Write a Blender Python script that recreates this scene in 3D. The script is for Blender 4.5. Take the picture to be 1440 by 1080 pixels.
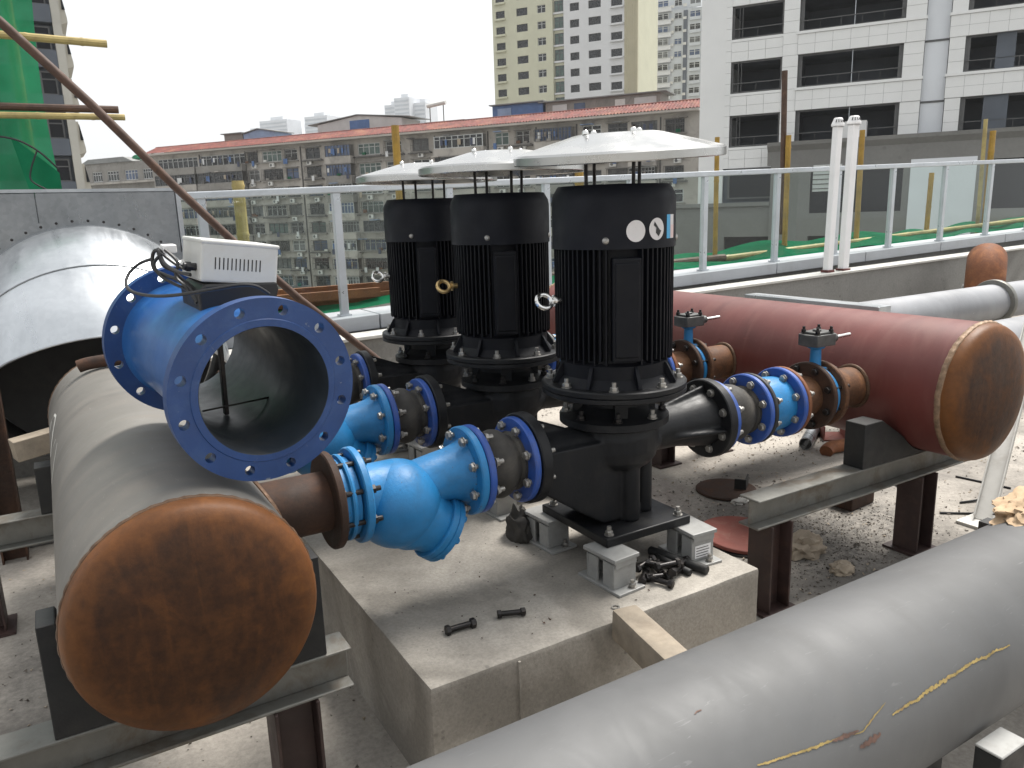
import bpy, bmesh, math, random
from math import sin, cos, pi, radians, sqrt, atan2
from mathutils import Vector, Matrix, Euler, noise

for o in list(bpy.data.objects):
    bpy.data.objects.remove(o, do_unlink=True)
S = bpy.context.scene
COL = S.collection
random.seed(7)

# ------------------------------------------------------------------ camera
PITCH, ROLL, YAW, CAM_H = radians(12.6), radians(1.8), radians(30.6), 1.6
fw = Vector((sin(YAW) * cos(PITCH), cos(YAW) * cos(PITCH), -sin(PITCH)))
rt = Vector((cos(YAW), -sin(YAW), 0))
up = rt.cross(fw)
r2 = rt * cos(ROLL) - up * sin(ROLL)
u2 = rt * sin(ROLL) + up * cos(ROLL)
cam_data = bpy.data.cameras.new('camera')
cam = bpy.data.objects.new('camera', cam_data)
COL.objects.link(cam)
mw = Matrix((r2, u2, -fw)).transposed().to_4x4()
mw.translation = (0, 0, CAM_H)
cam.matrix_world = mw
cam_data.sensor_fit = 'HORIZONTAL'
cam_data.sensor_width = 36
cam_data.lens = 1082 / 1440 * 36
cam_data.clip_start = 0.05
cam_data.clip_end = 4000
S.camera = cam

# ------------------------------------------------------------------ sky, sun, exposure
SUN_EL, SUN_AZ = radians(62), radians(75)      # azimuth measured clockwise from +Y
world = bpy.data.worlds.new('World')
S.world = world
world.use_nodes = True
wn = world.node_tree
wn.nodes.clear()
sky = wn.nodes.new('ShaderNodeTexSky')
sky.sky_type = 'NISHITA'
sky.sun_disc = False
sky.sun_elevation = SUN_EL
sky.sun_rotation = SUN_AZ
sky.air_density = 1.0
sky.dust_density = 6.0
sky.ozone_density = 1.0
hs = wn.nodes.new('ShaderNodeHueSaturation')
hs.inputs['Saturation'].default_value = 0.22
wmix = wn.nodes.new('ShaderNodeMix'); wmix.data_type = 'RGBA'
wmix.inputs[0].default_value = 0.55
wmix.inputs[7].default_value = (10.5, 10.8, 11.0, 1)
bg = wn.nodes.new('ShaderNodeBackground')
bg.inputs['Strength'].default_value = 0.084
wo = wn.nodes.new('ShaderNodeOutputWorld')
wn.links.new(sky.outputs[0], hs.inputs['Color'])
wn.links.new(hs.outputs[0], wmix.inputs[6])
wn.links.new(wmix.outputs[2], bg.inputs['Color'])
wn.links.new(bg.outputs[0], wo.inputs[0])
sun_data = bpy.data.lights.new('sun', 'SUN')
sun_data.energy = 3.7
sun_data.angle = radians(24)
sun_data.color = (1, 0.96, 0.9)
sun = bpy.data.objects.new('sun', sun_data)
COL.objects.link(sun)
sdir = Vector((sin(SUN_AZ) * cos(SUN_EL), cos(SUN_AZ) * cos(SUN_EL), sin(SUN_EL)))
sun.rotation_euler = sdir.to_track_quat('Z', 'Y').to_euler()
sun.location = (0, 0, 40)
S.view_settings.view_transform = 'Standard'
S.view_settings.look = 'None'
S.view_settings.gamma = 1
S.view_settings.exposure = 0.72
S.render.engine = 'CYCLES'
S.cycles.max_bounces = 6
S.cycles.diffuse_bounces = 3
S.cycles.glossy_bounces = 3
S.cycles.transparent_max_bounces = 12
S.cycles.volume_bounces = 1

# ------------------------------------------------------------------ helpers
def lin(r, g, b, k=1.0):
    def f(c):
        c /= 255
        return (c / 12.92 if c <= .04045 else ((c + .055) / 1.055) ** 2.4) * k
    return (f(r), f(g), f(b), 1)

def frame_from(axis):
    a = Vector(axis).normalized()
    h = Vector((0, 0, 1)) if abs(a.z) < .95 else Vector((1, 0, 0))
    u = h.cross(a).normalized()
    return a, u, a.cross(u)

class MB:
    def __init__(s):
        s.v = []; s.f = []
    def add(s, vs, fs):
        b = len(s.v)
        s.v += [tuple(p) for p in vs]
        s.f += [[i + b for i in q] for q in fs]
        return s
    def box(s, x0, x1, y0, y1, z0, z1, m=None):
        vs = [Vector((x, y, z)) for z in (z0, z1) for y in (y0, y1) for x in (x0, x1)]
        if m: vs = [m @ p for p in vs]
        return s.add(vs, [(0, 2, 3, 1), (4, 5, 7, 6), (0, 1, 5, 4), (2, 6, 7, 3), (0, 4, 6, 2), (1, 3, 7, 5)])
    def lathe(s, prof, p, axis, n=32, cap0=False, cap1=False):
        a, u, w = frame_from(axis); p = Vector(p); vs = []
        for (r, t) in prof:
            for k in range(n):
                q = 2 * pi * k / n
                vs.append(p + a * t + (u * cos(q) + w * sin(q)) * r)
        fs = []
        for i in range(len(prof) - 1):
            for k in range(n):
                k2 = (k + 1) % n
                fs.append((i * n + k, i * n + k2, (i + 1) * n + k2, (i + 1) * n + k))
        if cap0: fs.append(tuple(reversed(range(n))))
        if cap1: fs.append(tuple(range((len(prof) - 1) * n, len(prof) * n)))
        return s.add(vs, fs)
    def cyl(s, p0, p1, r0, r1=None, n=24, cap=True):
        p0 = Vector(p0); p1 = Vector(p1); d = p1 - p0
        return s.lathe([(r0, 0), (r0 if r1 is None else r1, d.length)], p0, d, n, cap, cap)
    def ring(s, p0, p1, ro, ri, n=36):
        p0 = Vector(p0); d = Vector(p1) - p0; L = d.length
        return s.lathe([(ri, 0), (ro, 0), (ro, L), (ri, L), (ri, 0)], p0, d, n)
    def tube(s, pts, r, n=10, cap=True):
        pts = [Vector(q) for q in pts]; vs = []; rr = r if isinstance(r, (list, tuple)) else [r] * len(pts)
        t = (pts[1] - pts[0]).normalized(); a, u, w = frame_from(t)
        for i, q in enumerate(pts):
            if i == 0: t2 = pts[1] - pts[0]
            elif i == len(pts) - 1: t2 = pts[-1] - pts[-2]
            else: t2 = (pts[i + 1] - pts[i]).normalized() + (pts[i] - pts[i - 1]).normalized()
            t2.normalize()
            rot = t.rotation_difference(t2); u = rot @ u; w = rot @ w; t = t2
            for k in range(n):
                g = 2 * pi * k / n
                vs.append(q + (u * cos(g) + w * sin(g)) * rr[i])
        fs = []
        for i in range(len(pts) - 1):
            for k in range(n):
                k2 = (k + 1) % n
                fs.append((i * n + k, i * n + k2, (i + 1) * n + k2, (i + 1) * n + k))
        if cap:
            fs.append(tuple(reversed(range(n)))); fs.append(tuple(range((len(pts) - 1) * n, len(pts) * n)))
        return s.add(vs, fs)
    def prism(s, poly, d0, d1, plane='xz'):
        """poly extruded between d0 and d1 along the axis missing from plane"""
        def P(a, b, d):
            return {'xz': (a, d, b), 'xy': (a, b, d), 'yz': (d, a, b)}[plane]
        n = len(poly)
        vs = [P(a, b, d0) for a, b in poly] + [P(a, b, d1) for a, b in poly]
        fs = [tuple(reversed(range(n))), tuple(range(n, 2 * n))]
        for i in range(n):
            j = (i + 1) % n
            fs.append((i, j, n + j, n + i))
        return s.add(vs, fs)
    def sphere(s, c, r, sc=(1, 1, 1), n=20, m=12):
        c = Vector(c); vs = []; fs = []
        for i in range(m + 1):
            t = pi * i / m
            for k in range(n):
                q = 2 * pi * k / n
                vs.append(c + Vector((r * sc[0] * sin(t) * cos(q), r * sc[1] * sin(t) * sin(q), r * sc[2] * cos(t))))
        for i in range(m):
            for k in range(n):
                k2 = (k + 1) % n
                fs.append((i * n + k, (i + 1) * n + k, (i + 1) * n + k2, i * n + k2))
        return s.add(vs, fs)
    def mesh(s, name, smooth=35):
        me = bpy.data.meshes.new(name)
        me.from_pydata(s.v, [], s.f)
        bm = bmesh.new(); bm.from_mesh(me)
        bmesh.ops.remove_doubles(bm, verts=bm.verts, dist=1e-6)
        bmesh.ops.recalc_face_normals(bm, faces=bm.faces)
        bm.to_mesh(me); bm.free()
        if smooth:
            for p in me.polygons: p.use_smooth = True
            me.set_sharp_from_angle(angle=radians(smooth))
        return me
    def build(s, name, mat, parent=None, loc=(0, 0, 0), rot=(0, 0, 0), smooth=35, bevel=0, seg=2):
        return place(name, s.mesh(name, smooth), mat, parent, loc, rot, bevel=bevel, seg=seg)

def place(name, me, mat, parent=None, loc=(0, 0, 0), rot=(0, 0, 0), scale=None, bevel=0, seg=2):
    o = bpy.data.objects.new(name, me)
    COL.objects.link(o)
    if mat is not None and not me.materials: me.materials.append(mat)
    elif mat is not None and me.materials[0] != mat:
        o.material_slots[0].link = 'OBJECT'; o.material_slots[0].material = mat
    o.parent = parent
    o.location = loc; o.rotation_euler = rot
    if scale: o.scale = scale
    if bevel:
        b = o.modifiers.new('bevel', 'BEVEL'); b.width = bevel; b.segments = seg; b.limit_method = 'ANGLE'; b.angle_limit = radians(40)
    return o

def thing(name, label, cat, loc=(0, 0, 0), rot=(0, 0, 0), group=None):
    o = bpy.data.objects.new(name, None)
    o.empty_display_size = .1
    COL.objects.link(o)
    o.location = loc; o.rotation_euler = rot
    return tag(o, label, cat, group)

def tag(o, label=None, cat=None, group=None, kind=None):
    if label: o['label'] = label
    if cat: o['category'] = cat
    if group: o['group'] = group
    if kind: o['kind'] = kind
    return o

def kids(o):
    return [c for c in bpy.data.objects if c.parent == o]

CH = None
def copy_tree(o, parent=None, loc=None, label=None):
    c = o.copy(); COL.objects.link(c)
    if parent: c.parent = parent
    if loc is not None: c.location = loc
    if label: c['label'] = label
    for ch in list(o.children): copy_tree(ch, c)
    return c

# ------------------------------------------------------------------ materials
def nodes_of(name):
    m = bpy.data.materials.new(name); m.use_nodes = True
    nt = m.node_tree; nt.nodes.clear()
    out = nt.nodes.new('ShaderNodeOutputMaterial')
    b = nt.nodes.new('ShaderNodeBsdfPrincipled')
    nt.links.new(b.outputs[0], out.inputs[0])
    return m, nt, b, out

class NT:
    """tiny node-graph builder"""
    def __init__(s, nt): s.nt = nt
    def coord(s, kind='Object', scale=(1, 1, 1), rot=(0, 0, 0)):
        tc = s.nt.nodes.new('ShaderNodeTexCoord'); mp = s.nt.nodes.new('ShaderNodeMapping')
        mp.inputs['Scale'].default_value = scale; mp.inputs['Rotation'].default_value = rot
        s.nt.links.new(tc.outputs[kind], mp.inputs[0]); return mp.outputs[0]
    def world(s, scale=(1, 1, 1)):
        g = s.nt.nodes.new('ShaderNodeNewGeometry'); mp = s.nt.nodes.new('ShaderNodeMapping')
        mp.inputs['Scale'].default_value = scale
        s.nt.links.new(g.outputs['Position'], mp.inputs[0]); return mp.outputs[0]
    def noise(s, vec, scale, detail=6, rough=.6, dist=0):
        n = s.nt.nodes.new('ShaderNodeTexNoise')
        n.inputs['Scale'].default_value = scale; n.inputs['Detail'].default_value = detail
        n.inputs['Roughness'].default_value = rough; n.inputs['Distortion'].default_value = dist
        s.nt.links.new(vec, n.inputs['Vector']); return n.outputs[0]
    def voro(s, vec, scale, feature='F1', out='Distance'):
        n = s.nt.nodes.new('ShaderNodeTexVoronoi'); n.feature = feature
        n.inputs['Scale'].default_value = scale
        s.nt.links.new(vec, n.inputs['Vector']); return n.outputs[out]
    def ramp(s, fac, stops, interp='LINEAR'):
        r = s.nt.nodes.new('ShaderNodeValToRGB'); r.color_ramp.interpolation = interp
        e = r.color_ramp.elements
        while len(e) < len(stops): e.new(.5)
        for el, (p, c) in zip(e, stops):
            el.position = p
            el.color = c if isinstance(c, (tuple, list)) else (c, c, c, 1)
        s.nt.links.new(fac, r.inputs[0]); return r.outputs[0]
    def mix(s, fac, a, b, mode='MIX'):
        n = s.nt.nodes.new('ShaderNodeMix'); n.data_type = 'RGBA'; n.blend_type = mode
        for sock, val in ((n.inputs[0], fac), (n.inputs[6], a), (n.inputs[7], b)):
            if isinstance(val, bpy.types.NodeSocket): s.nt.links.new(val, sock)
            else: sock.default_value = val
        return n.outputs[2]
    def math(s, op, a, b=0.0):
        n = s.nt.nodes.new('ShaderNodeMath'); n.operation = op
        for sock, val in ((n.inputs[0], a), (n.inputs[1], b)):
            if isinstance(val, bpy.types.NodeSocket): s.nt.links.new(val, sock)
            else: sock.default_value = val
        return n.outputs[0]
    def bump(s, h, strength, dist=.01):
        n = s.nt.nodes.new('ShaderNodeBump')
        n.inputs['Strength'].default_value = strength; n.inputs['Distance'].default_value = dist
        s.nt.links.new(h, n.inputs['Height']); return n.outputs[0]
    def sep(s, vec):
        n = s.nt.nodes.new('ShaderNodeSeparateXYZ'); s.nt.links.new(vec, n.inputs[0]); return n.outputs

def paint(name, c, rough=.5, metal=0, var=.18, scale=6, dirt=None, dirt_amt=.35, dirt_scale=9, bump=.0, bscale=60, coat=0, wcoord=False, spec=.5, chips=None, chip_amt=.9, chip_t=.66):
    m, nt, b, out = nodes_of(name); g = NT(nt)
    v = g.world() if wcoord else g.coord()
    n1 = g.noise(v, scale, 5)
    dk = tuple(x * (1 - var) for x in c[:3]) + (1,); lt = tuple(min(1, x * (1 + var)) for x in c[:3]) + (1,)
    col = g.ramp(n1, [(.3, dk), (.7, lt)])
    if dirt:
        n2 = g.noise(v, dirt_scale, 8, .7, .6)
        msk = g.ramp(n2, [(.5, 0), (.72, dirt_amt)])
        col = g.mix(msk, col, dirt)
    if chips:
        n4 = g.noise(v, 38, 5, .75, .3); n5 = g.noise(v, 7, 3)
        col = g.mix(g.math('MULTIPLY', g.ramp(n4, [(chip_t, 0), (chip_t + .03, chip_amt)]), g.ramp(n5, [(.42, 0), (.6, 1)])), col, chips)
    nt.links.new(col, b.inputs['Base Color'])
    rr = g.ramp(g.noise(v, scale * 2.3, 5), [(.3, max(0, rough - .1)), (.75, min(1, rough + .12))])
    nt.links.new(rr, b.inputs['Roughness'])
    b.inputs['Metallic'].default_value = metal
    b.inputs['Specular IOR Level'].default_value = spec
    if coat:
        b.inputs['Coat Weight'].default_value = coat; b.inputs['Coat Roughness'].default_value = .15
    if bump:
        nt.links.new(g.bump(g.noise(v, bscale, 6, .65), bump, .004), b.inputs['Normal'])
    return m

M = {}
M['black_iron'] = paint('black_enamel', (.007, .0075, .009, 1), .5, var=.25, dirt=(.035, .033, .03, 1), dirt_amt=.35, dirt_scale=11, bump=.18, bscale=70, spec=.3)
M['black_motor'] = paint('motor_black_paint', (.004, .0045, .007, 1), .55, var=.2, dirt=(.015, .015, .015, 1), dirt_amt=.25, bump=.1, bscale=90, spec=.2)
M['cowl'] = paint('cowl_black_paint', (.005, .006, .010, 1), .55, var=.2, dirt=(.022, .022, .024, 1), dirt_amt=.2, dirt_scale=5, bump=.05, spec=.2)
M['light_blue'] = paint('light_blue_paint', (.018, .175, .40, 1), .45, var=.22, dirt=(.03, .11, .22, 1), dirt_amt=.6, dirt_scale=9, bump=.3, bscale=90, spec=.4, chips=(.05, .06, .08, 1), chip_t=.63)
M['flange_blue'] = paint('blue_flange_paint', (.022, .075, .31, 1), .42, var=.2, dirt=(.06, .06, .07, 1), dirt_amt=.5, bump=.15, chips=(.16, .13, .10, 1), chip_t=.64)
M['meter_blue'] = paint('deep_blue_paint', (.012, .047, .165, 1), .38, var=.2, dirt=(.05, .10, .22, 1), dirt_amt=.5, dirt_scale=12, bump=.15, chips=(.20, .22, .25, 1), chip_t=.64)
M['meter_pipe_blue'] = paint('meter_pipe_blue_paint', (.014, .085, .27, 1), .36, var=.25, scale=4, dirt=(.07, .20, .44, 1), dirt_amt=.4, dirt_scale=6, bump=.04, coat=.2)
M['meter_lining'] = paint('meter_lining_grey', (.024, .031, .040, 1), .42, var=.3, dirt=(.10, .09, .075, 1), dirt_amt=.4, dirt_scale=5)
M['rubber'] = paint('dusty_rubber', (.035, .032, .028, 1), .75, var=.25, dirt=(.12, .105, .085, 1), dirt_amt=.55, dirt_scale=6, bump=.25, bscale=80)
M['zinc'] = paint('zinc_bolt_steel', (.36, .35, .33, 1), .42, .8, var=.35, scale=30, dirt=(.2, .14, .09, 1), dirt_amt=.5, dirt_scale=25)
M['chrome'] = paint('bright_steel', (.75, .74, .72, 1), .22, 1, var=.1, scale=20)
M['brass'] = paint('yellowed_steel', (.50, .36, .17, 1), .35, .9, var=.2, scale=20)
M['dark_steel'] = paint('blackened_bolt_steel', (.028, .026, .026, 1), .38, .6, var=.3, scale=30, dirt=(.10, .075, .055, 1), dirt_amt=.3, dirt_scale=30)
M['stainless'] = paint('brushed_stainless', (.50, .50, .49, 1), .28, 1.0, var=.05, scale=3)
M['iso_grey'] = paint('isolator_grey_paint', (.30, .30, .29, 1), .42, var=.12, scale=20, dirt=(.16, .14, .12, 1), dirt_amt=.35, dirt_scale=20)
M['cabinet'] = paint('cabinet_grey_paint', (.52, .52, .50, 1), .42, var=.05, dirt=(.40, .37, .32, 1), dirt_amt=.3, dirt_scale=8)
M['black_plastic'] = paint('black_plastic', (.012, .012, .013, 1), .4, var=.1)
M['cable'] = paint('black_cable_sheath', (.014, .014, .015, 1), .38, var=.1)
M['white_paint'] = paint('white_pvc', (.80, .79, .79, 1), .4, var=.03, dirt=(.62, .6, .57, 1), dirt_amt=.25, dirt_scale=2)
M['oxide'] = paint('red_oxide_primer', (.10, .022, .018, 1), .62, var=.25, dirt=(.05, .04, .035, 1), dirt_amt=.5, bump=.15)
M['oxide_light'] = paint('dusty_red_oxide', (.20, .055, .04, 1), .7, var=.2, dirt=(.25, .18, .14, 1), dirt_amt=.4, bump=.12)
M['post_steel'] = paint('rust_brown_post', (.038, .021, .019, 1), .58, var=.4, scale=5, dirt=(.10, .055, .04, 1), dirt_amt=.4, dirt_scale=13, bump=.2)
M['galv_beam'] = paint('weathered_galvanised_beam', (.19, .188, .172, 1), .5, .35, var=.25, scale=5, dirt=(.10, .064, .034, 1), dirt_amt=.9, dirt_scale=5, bump=.12)
M['timber'] = paint('raw_timber', (.26, .22, .17, 1), .85, var=.25, scale=14, dirt=(.14, .10, .07, 1), dirt_amt=.4, bump=.3)
M['alu'] = paint('grey_aluminium', (.50, .53, .56, 1), .35, .55, var=.08, scale=3, dirt=(.33, .33, .32, 1), dirt_amt=.3)
M['coping'] = paint('grey_coping_paint', (.36, .375, .40, 1), .5, var=.08, scale=2, dirt=(.24, .235, .23, 1), dirt_amt=.35, dirt_scale=3)
M['bamboo'] = paint('ochre_bamboo', (.34, .20, .03, 1), .55, var=.3, scale=5, dirt=(.13, .075, .02, 1), dirt_amt=.5, dirt_scale=6, bump=.2)
M['bamboo_pale'] = paint('pale_bamboo', (.36, .28, .11, 1), .55, var=.3, scale=5, dirt=(.16, .10, .05, 1), dirt_amt=.5, dirt_scale=6)
M['rust_pole'] = paint('rusted_pole', (.070, .038, .026, 1), .7, var=.3, scale=8, dirt=(.17, .085, .045, 1), dirt_amt=.5, dirt_scale=12, bump=.2)
M['grit'] = paint('grey_brown_grit', (.10, .085, .07, 1), .9, var=.5, scale=3)
M['rag'] = paint('dirty_rag', (.36, .30, .23, 1), .9, var=.2, scale=9, dirt=(.15, .12, .09, 1), dirt_amt=.5, bump=.3)
M['sack'] = paint('tan_cloth', (.42, .30, .19, 1), .9, var=.2, scale=7, dirt=(.25, .17, .1, 1), dirt_amt=.4, bump=.3)
M['chalk'] = paint('chalk_white', (.62, .61, .57, 1), .9)
M['sticker'] = paint('white_sticker', (.62, .60, .60, 1), .6, var=.05, dirt=(.5, .45, .44, 1), dirt_amt=.3, dirt_scale=30)
M['sticker_blue'] = paint('cyan_label', (.05, .34, .62, 1), .5, var=.05)
M['sticker_pink'] = paint('pale_pink_label', (.66, .50, .49, 1), .6, var=.05)
M['ochre_scar'] = paint('ochre_scraped_paint', (.27, .20, .07, 1), .8, var=.45, scale=25, dirt=(.18, .10, .05, 1), dirt_amt=.7, dirt_scale=30, bump=.3)
M['brown_scar'] = paint('brown_scraped_paint', (.11, .06, .045, 1), .75, var=.4, scale=25, bump=.3)
M['gearbox'] = paint('grey_cast_gearbox', (.085, .085, .083, 1), .45, .3, var=.25, scale=20, dirt=(.03, .03, .03, 1), dirt_amt=.5, dirt_scale=25)
M['weld_tan'] = paint('tan_weld_bead', (.24, .155, .095, 1), .6, .2, var=.4, scale=40, dirt=(.12, .07, .04, 1), dirt_amt=.6, dirt_scale=30, bump=.6, bscale=80)
M['weld'] = paint('weld_bead', (.10, .055, .03, 1), .6, .3, var=.4, scale=40, dirt=(.18, .12, .08, 1), dirt_amt=.5, dirt_scale=30, bump=.6, bscale=80)
M['dark_paint'] = paint('dark_bracket_paint', (.012, .0125, .013, 1), .6, var=.3, dirt=(.04, .036, .03, 1), dirt_amt=.4, bump=.2)
M['white_edge'] = paint('pale_dusty_flange', (.50, .49, .46, 1), .6, var=.12, dirt=(.25, .2, .16, 1), dirt_amt=.4)

def rust(name, base, orange, dark, rim=0, sc=5, rough=.7):
    m, nt, b, out = nodes_of(name); g = NT(nt); v = g.coord()
    n1 = g.noise(v, sc, 8, .65, .4); n2 = g.noise(v, sc * .45, 4, .5); n3 = g.noise(v, sc * 9, 6, .7)
    col = g.ramp(n1, [(.36, dark), (.52, base), (.66, orange)])
    col = g.mix(g.ramp(n2, [(.40, 0), (.62, .75)]), col, dark)
    if rim:
        run = g.noise(g.coord(scale=(14, 14, 1.6)), 1.5, 5, .6, .6)
        col = g.mix(g.ramp(run, [(.52, 0), (.75, .3)]), col, orange)
    if rim:
        x, y, z = g.sep(v)
        rr = g.math('SQRT', g.math('ADD', g.math('MULTIPLY', x, x), g.math('MULTIPLY', z, z)))
        rr = g.math('ADD', rr, g.math('MULTIPLY', g.math('SUBTRACT', n1, .5), .12))
        col = g.mix(g.ramp(g.math('DIVIDE', rr, rim), [(.7, 0), (1.0, .6)]), col, orange)
    col = g.mix(.25, col, g.ramp(n3, [(.3, tuple(x * .5 for x in base[:3]) + (1,)), (.7, orange)]))
    nt.links.new(col, b.inputs['Base Color'])
    nt.links.new(g.ramp(n1, [(.3, rough - .15), (.7, rough + .12)]), b.inputs['Roughness'])
    b.inputs['Specular IOR Level'].default_value = .25
    nt.links.new(g.bump(n3, .25, .004), b.inputs['Normal'])
    return m
M['cap_rust'] = rust('rusted_end_cap', (.048, .020, .010, 1), (.20, .074, .018, 1), (.018, .010, .007, 1), rim=.28, sc=4, rough=.55)
M['rust'] = rust('brown_rust', (.12, .055, .03, 1), (.26, .12, .05, 1), (.045, .026, .018, 1), sc=9)
M['rust_dark'] = rust('dark_rust', (.055, .03, .022, 1), (.12, .06, .035, 1), (.025, .018, .015, 1), sc=8)
M['rust_orange'] = rust('orange_rust', (.22, .085, .04, 1), (.34, .15, .07, 1), (.12, .05, .03, 1), sc=6)

def pipe_primer(name, c, dust, streak=1.0, rough=.45, axis='X'):
    """primer-coated pipe with rolled-on streaks round it, dust and scuffs"""
    m, nt, b, out = nodes_of(name); g = NT(nt)
    big = g.noise(g.coord(scale=(1, 1, 1)), 2.2, 5, .55, .5)
    sc = (3.2, 1.2, 1.2) if axis == 'X' else (1.2, 4.5, 1.2)
    ring = g.noise(g.coord(scale=sc), 2.0, 6, .6, 1.5)
    fine = g.noise(g.coord(), 55, 5, .7)
    dk = tuple(x * .78 for x in c[:3]) + (1,); lt = tuple(x * 1.22 for x in c[:3]) + (1,)
    col = g.ramp(big, [(.3, dk), (.7, lt)])
    col = g.mix(g.ramp(ring, [(.48, 0), (.75, .5 * streak)]), col, dust)
    col = g.mix(g.ramp(fine, [(.62, 0), (.8, .3)]), col, tuple(x * .6 for x in c[:3]) + (1,))
    scr = g.noise(g.coord(scale=(3, 30, 5) if axis == 'X' else (30, 3, 5), rot=(.3, .2, .5)), 5, 2, .5, 1.5)
    col = g.mix(g.ramp(scr, [(.68, 0), (.76, .4)]), col, tuple(min(1, x * 1.9) for x in c[:3]) + (1,))
    nt.links.new(col, b.inputs['Base Color'])
    nt.links.new(g.ramp(ring, [(.3, rough - .05), (.7, rough + .1)]), b.inputs['Roughness'])
    nt.links.new(g.bump(g.noise(g.coord(), 40, 6, .6), .05, .002), b.inputs['Normal'])
    return m
M['grey_pipe_x'] = pipe_primer('grey_primer_along_x', (.086, .087, .088, 1), (.122, .116, .106, 1), .28, rough=.6, axis='X')
M['grey_pipe_y'] = pipe_primer('grey_primer_along_y', (.142, .134, .121, 1), (.215, .19, .163, 1), .9, rough=.6, axis='Y')
M['far_pipe'] = pipe_primer('pale_grey_primer', (.26, .265, .28, 1), (.32, .31, .31, 1), .5, axis='X')
M['red_pipe'] = pipe_primer('red_primer_shell', (.118, .028, .023, 1), (.20, .088, .07, 1), .8, rough=.46, axis='Y')

def concrete(name, c, c2, stain, sc=1.6, grit=.35, wet=.0, dark=(.06, .055, .05, 1), spots=.4, patches=()):
    m, nt, b, out = nodes_of(name); g = NT(nt); v = g.world()
    n1 = g.noise(v, sc, 9, .65, .4); n2 = g.noise(v, sc * .75, 6, .6, .8); n3 = g.noise(v, sc * 45, 4, .7)
    col = g.ramp(n1, [(.3, c2), (.68, c)])
    col = g.mix(g.ramp(n2, [(.46, 0), (.62, .85)]), col, stain)
    col = g.mix(g.ramp(n3, [(.35, grit), (.62, 0)]), col, dark)
    vo = g.voro(v, sc * 11)
    msk = g.math('MULTIPLY', g.ramp(vo, [(.10, 1), (.2, 0)]), g.ramp(g.noise(v, sc * 1.3, 3), [(.5, 0), (.66, spots)]))
    col = g.mix(msk, col, dark)
    for (cx, cy, r, pc, amt) in patches:
        x, y, z = g.sep(v)
        dx = g.math('SUBTRACT', x, cx); dy = g.math('SUBTRACT', y, cy)
        dd = g.math('SQRT', g.math('ADD', g.math('MULTIPLY', dx, dx), g.math('MULTIPLY', dy, dy)))
        dd = g.math('ADD', g.math('DIVIDE', dd, r), g.math('MULTIPLY', g.math('SUBTRACT', n1, .5), 1.6))
        fine = g.ramp(g.noise(v, 26, 6, .75), [(.35, .35), (.6, 1)])
        col = g.mix(g.math('MULTIPLY', g.ramp(dd, [(.45, amt), (1.05, 0)]), fine), col, pc)
    nt.links.new(col, b.inputs['Base Color'])
    b.inputs['Roughness'].default_value = .88
    hgt = g.mix(.35, n3, n1)
    nt.links.new(g.bump(hgt, .35, .01), b.inputs['Normal'])
    return m
M['roof_floor'] = concrete('dusty_roof_concrete', (.47, .43, .38, 1), (.33, .302, .265, 1), (.15, .138, .124, 1), 1.1, .3, spots=.7, patches=((3.05, 2.25, .85, (.085, .08, .072, 1), .85), (2.5, 3.3, .55, (.14, .10, .10, 1), .6), (-.2, 2.9, .7, (.10, .09, .08, 1), .6)))
M['plinth_top'] = concrete('poured_plinth_concrete', (.45, .415, .365, 1), (.30, .278, .245, 1), (.20, .183, .158, 1), 2.2, .25, spots=.45)
M['parapet'] = concrete('grey_parapet_render', (.27, .265, .25, 1), (.20, .195, .185, 1), (.15, .145, .135, 1), .9, .25)
M['far_concrete'] = concrete('far_cement_render', (.235, .23, .218, 1), (.17, .168, .16, 1), (.15, .148, .14, 1), .12, .1)
M['city_ground'] = concrete('city_ground', (.22, .21, .2, 1), (.17, .165, .155, 1), (.12, .13, .10, 1), .05, .1)

def galv(name, k=1.0):
    m, nt, b, out = nodes_of(name); g = NT(nt); v = g.coord()
    sp = g.voro(v, 45, out='Color'); big = g.noise(v, 1.6, 5, .6, .8)
    x, y, z = g.sep(sp)
    col = g.ramp(big, [(.3, (.30 * k, .32 * k, .34 * k, 1)), (.7, (.52 * k, .54 * k, .56 * k, 1))])
    col = g.mix(.10, col, g.ramp(x, [(0, .25), (1, .6)]))
    nt.links.new(col, b.inputs['Base Color'])
    b.inputs['Metallic'].default_value = .9
    nt.links.new(g.ramp(g.noise(g.coord(scale=(6, 1, 1)), 1.5, 5, .6, 1.2), [(.3, .24), (.75, .46)]), b.inputs['Roughness'])
    nt.links.new(g.bump(g.noise(v, 3, 3), .2, .02), b.inputs['Normal'])
    return m
M['galv'] = galv('galvanised_sheet')
M['galv_bright'] = galv('bright_galvanised_sheet', 1.3)
M['galv_dark'] = galv('weathered_galvanised_sheet', .55)

def glass_mat(name, tint=(.90, .95, .93, 1), refl=.9):
    m = bpy.data.materials.new(name); m.use_nodes = True; nt = m.node_tree; nt.nodes.clear()
    out = nt.nodes.new('ShaderNodeOutputMaterial'); mx = nt.nodes.new('ShaderNodeMixShader')
    tr = nt.nodes.new('ShaderNodeBsdfTransparent'); tr.inputs[0].default_value = tint
    gl = nt.nodes.new('ShaderNodeBsdfGlossy'); gl.inputs['Roughness'].default_value = .03
    fr = nt.nodes.new('ShaderNodeFresnel'); fr.inputs[0].default_value = 1.45
    geo = nt.nodes.new('ShaderNodeNewGeometry'); g = NT(nt)
    nt.links.new(g.math('MULTIPLY', fr.outputs[0], g.math('SUBTRACT', 1.0, geo.outputs['Backfacing'])), mx.inputs[0]); nt.links.new(tr.outputs[0], mx.inputs[1]); nt.links.new(gl.outputs[0], mx.inputs[2])
    nt.links.new(mx.outputs[0], out.inputs[0]); return m
M['rail_glass'] = glass_mat('railing_glass')

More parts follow.
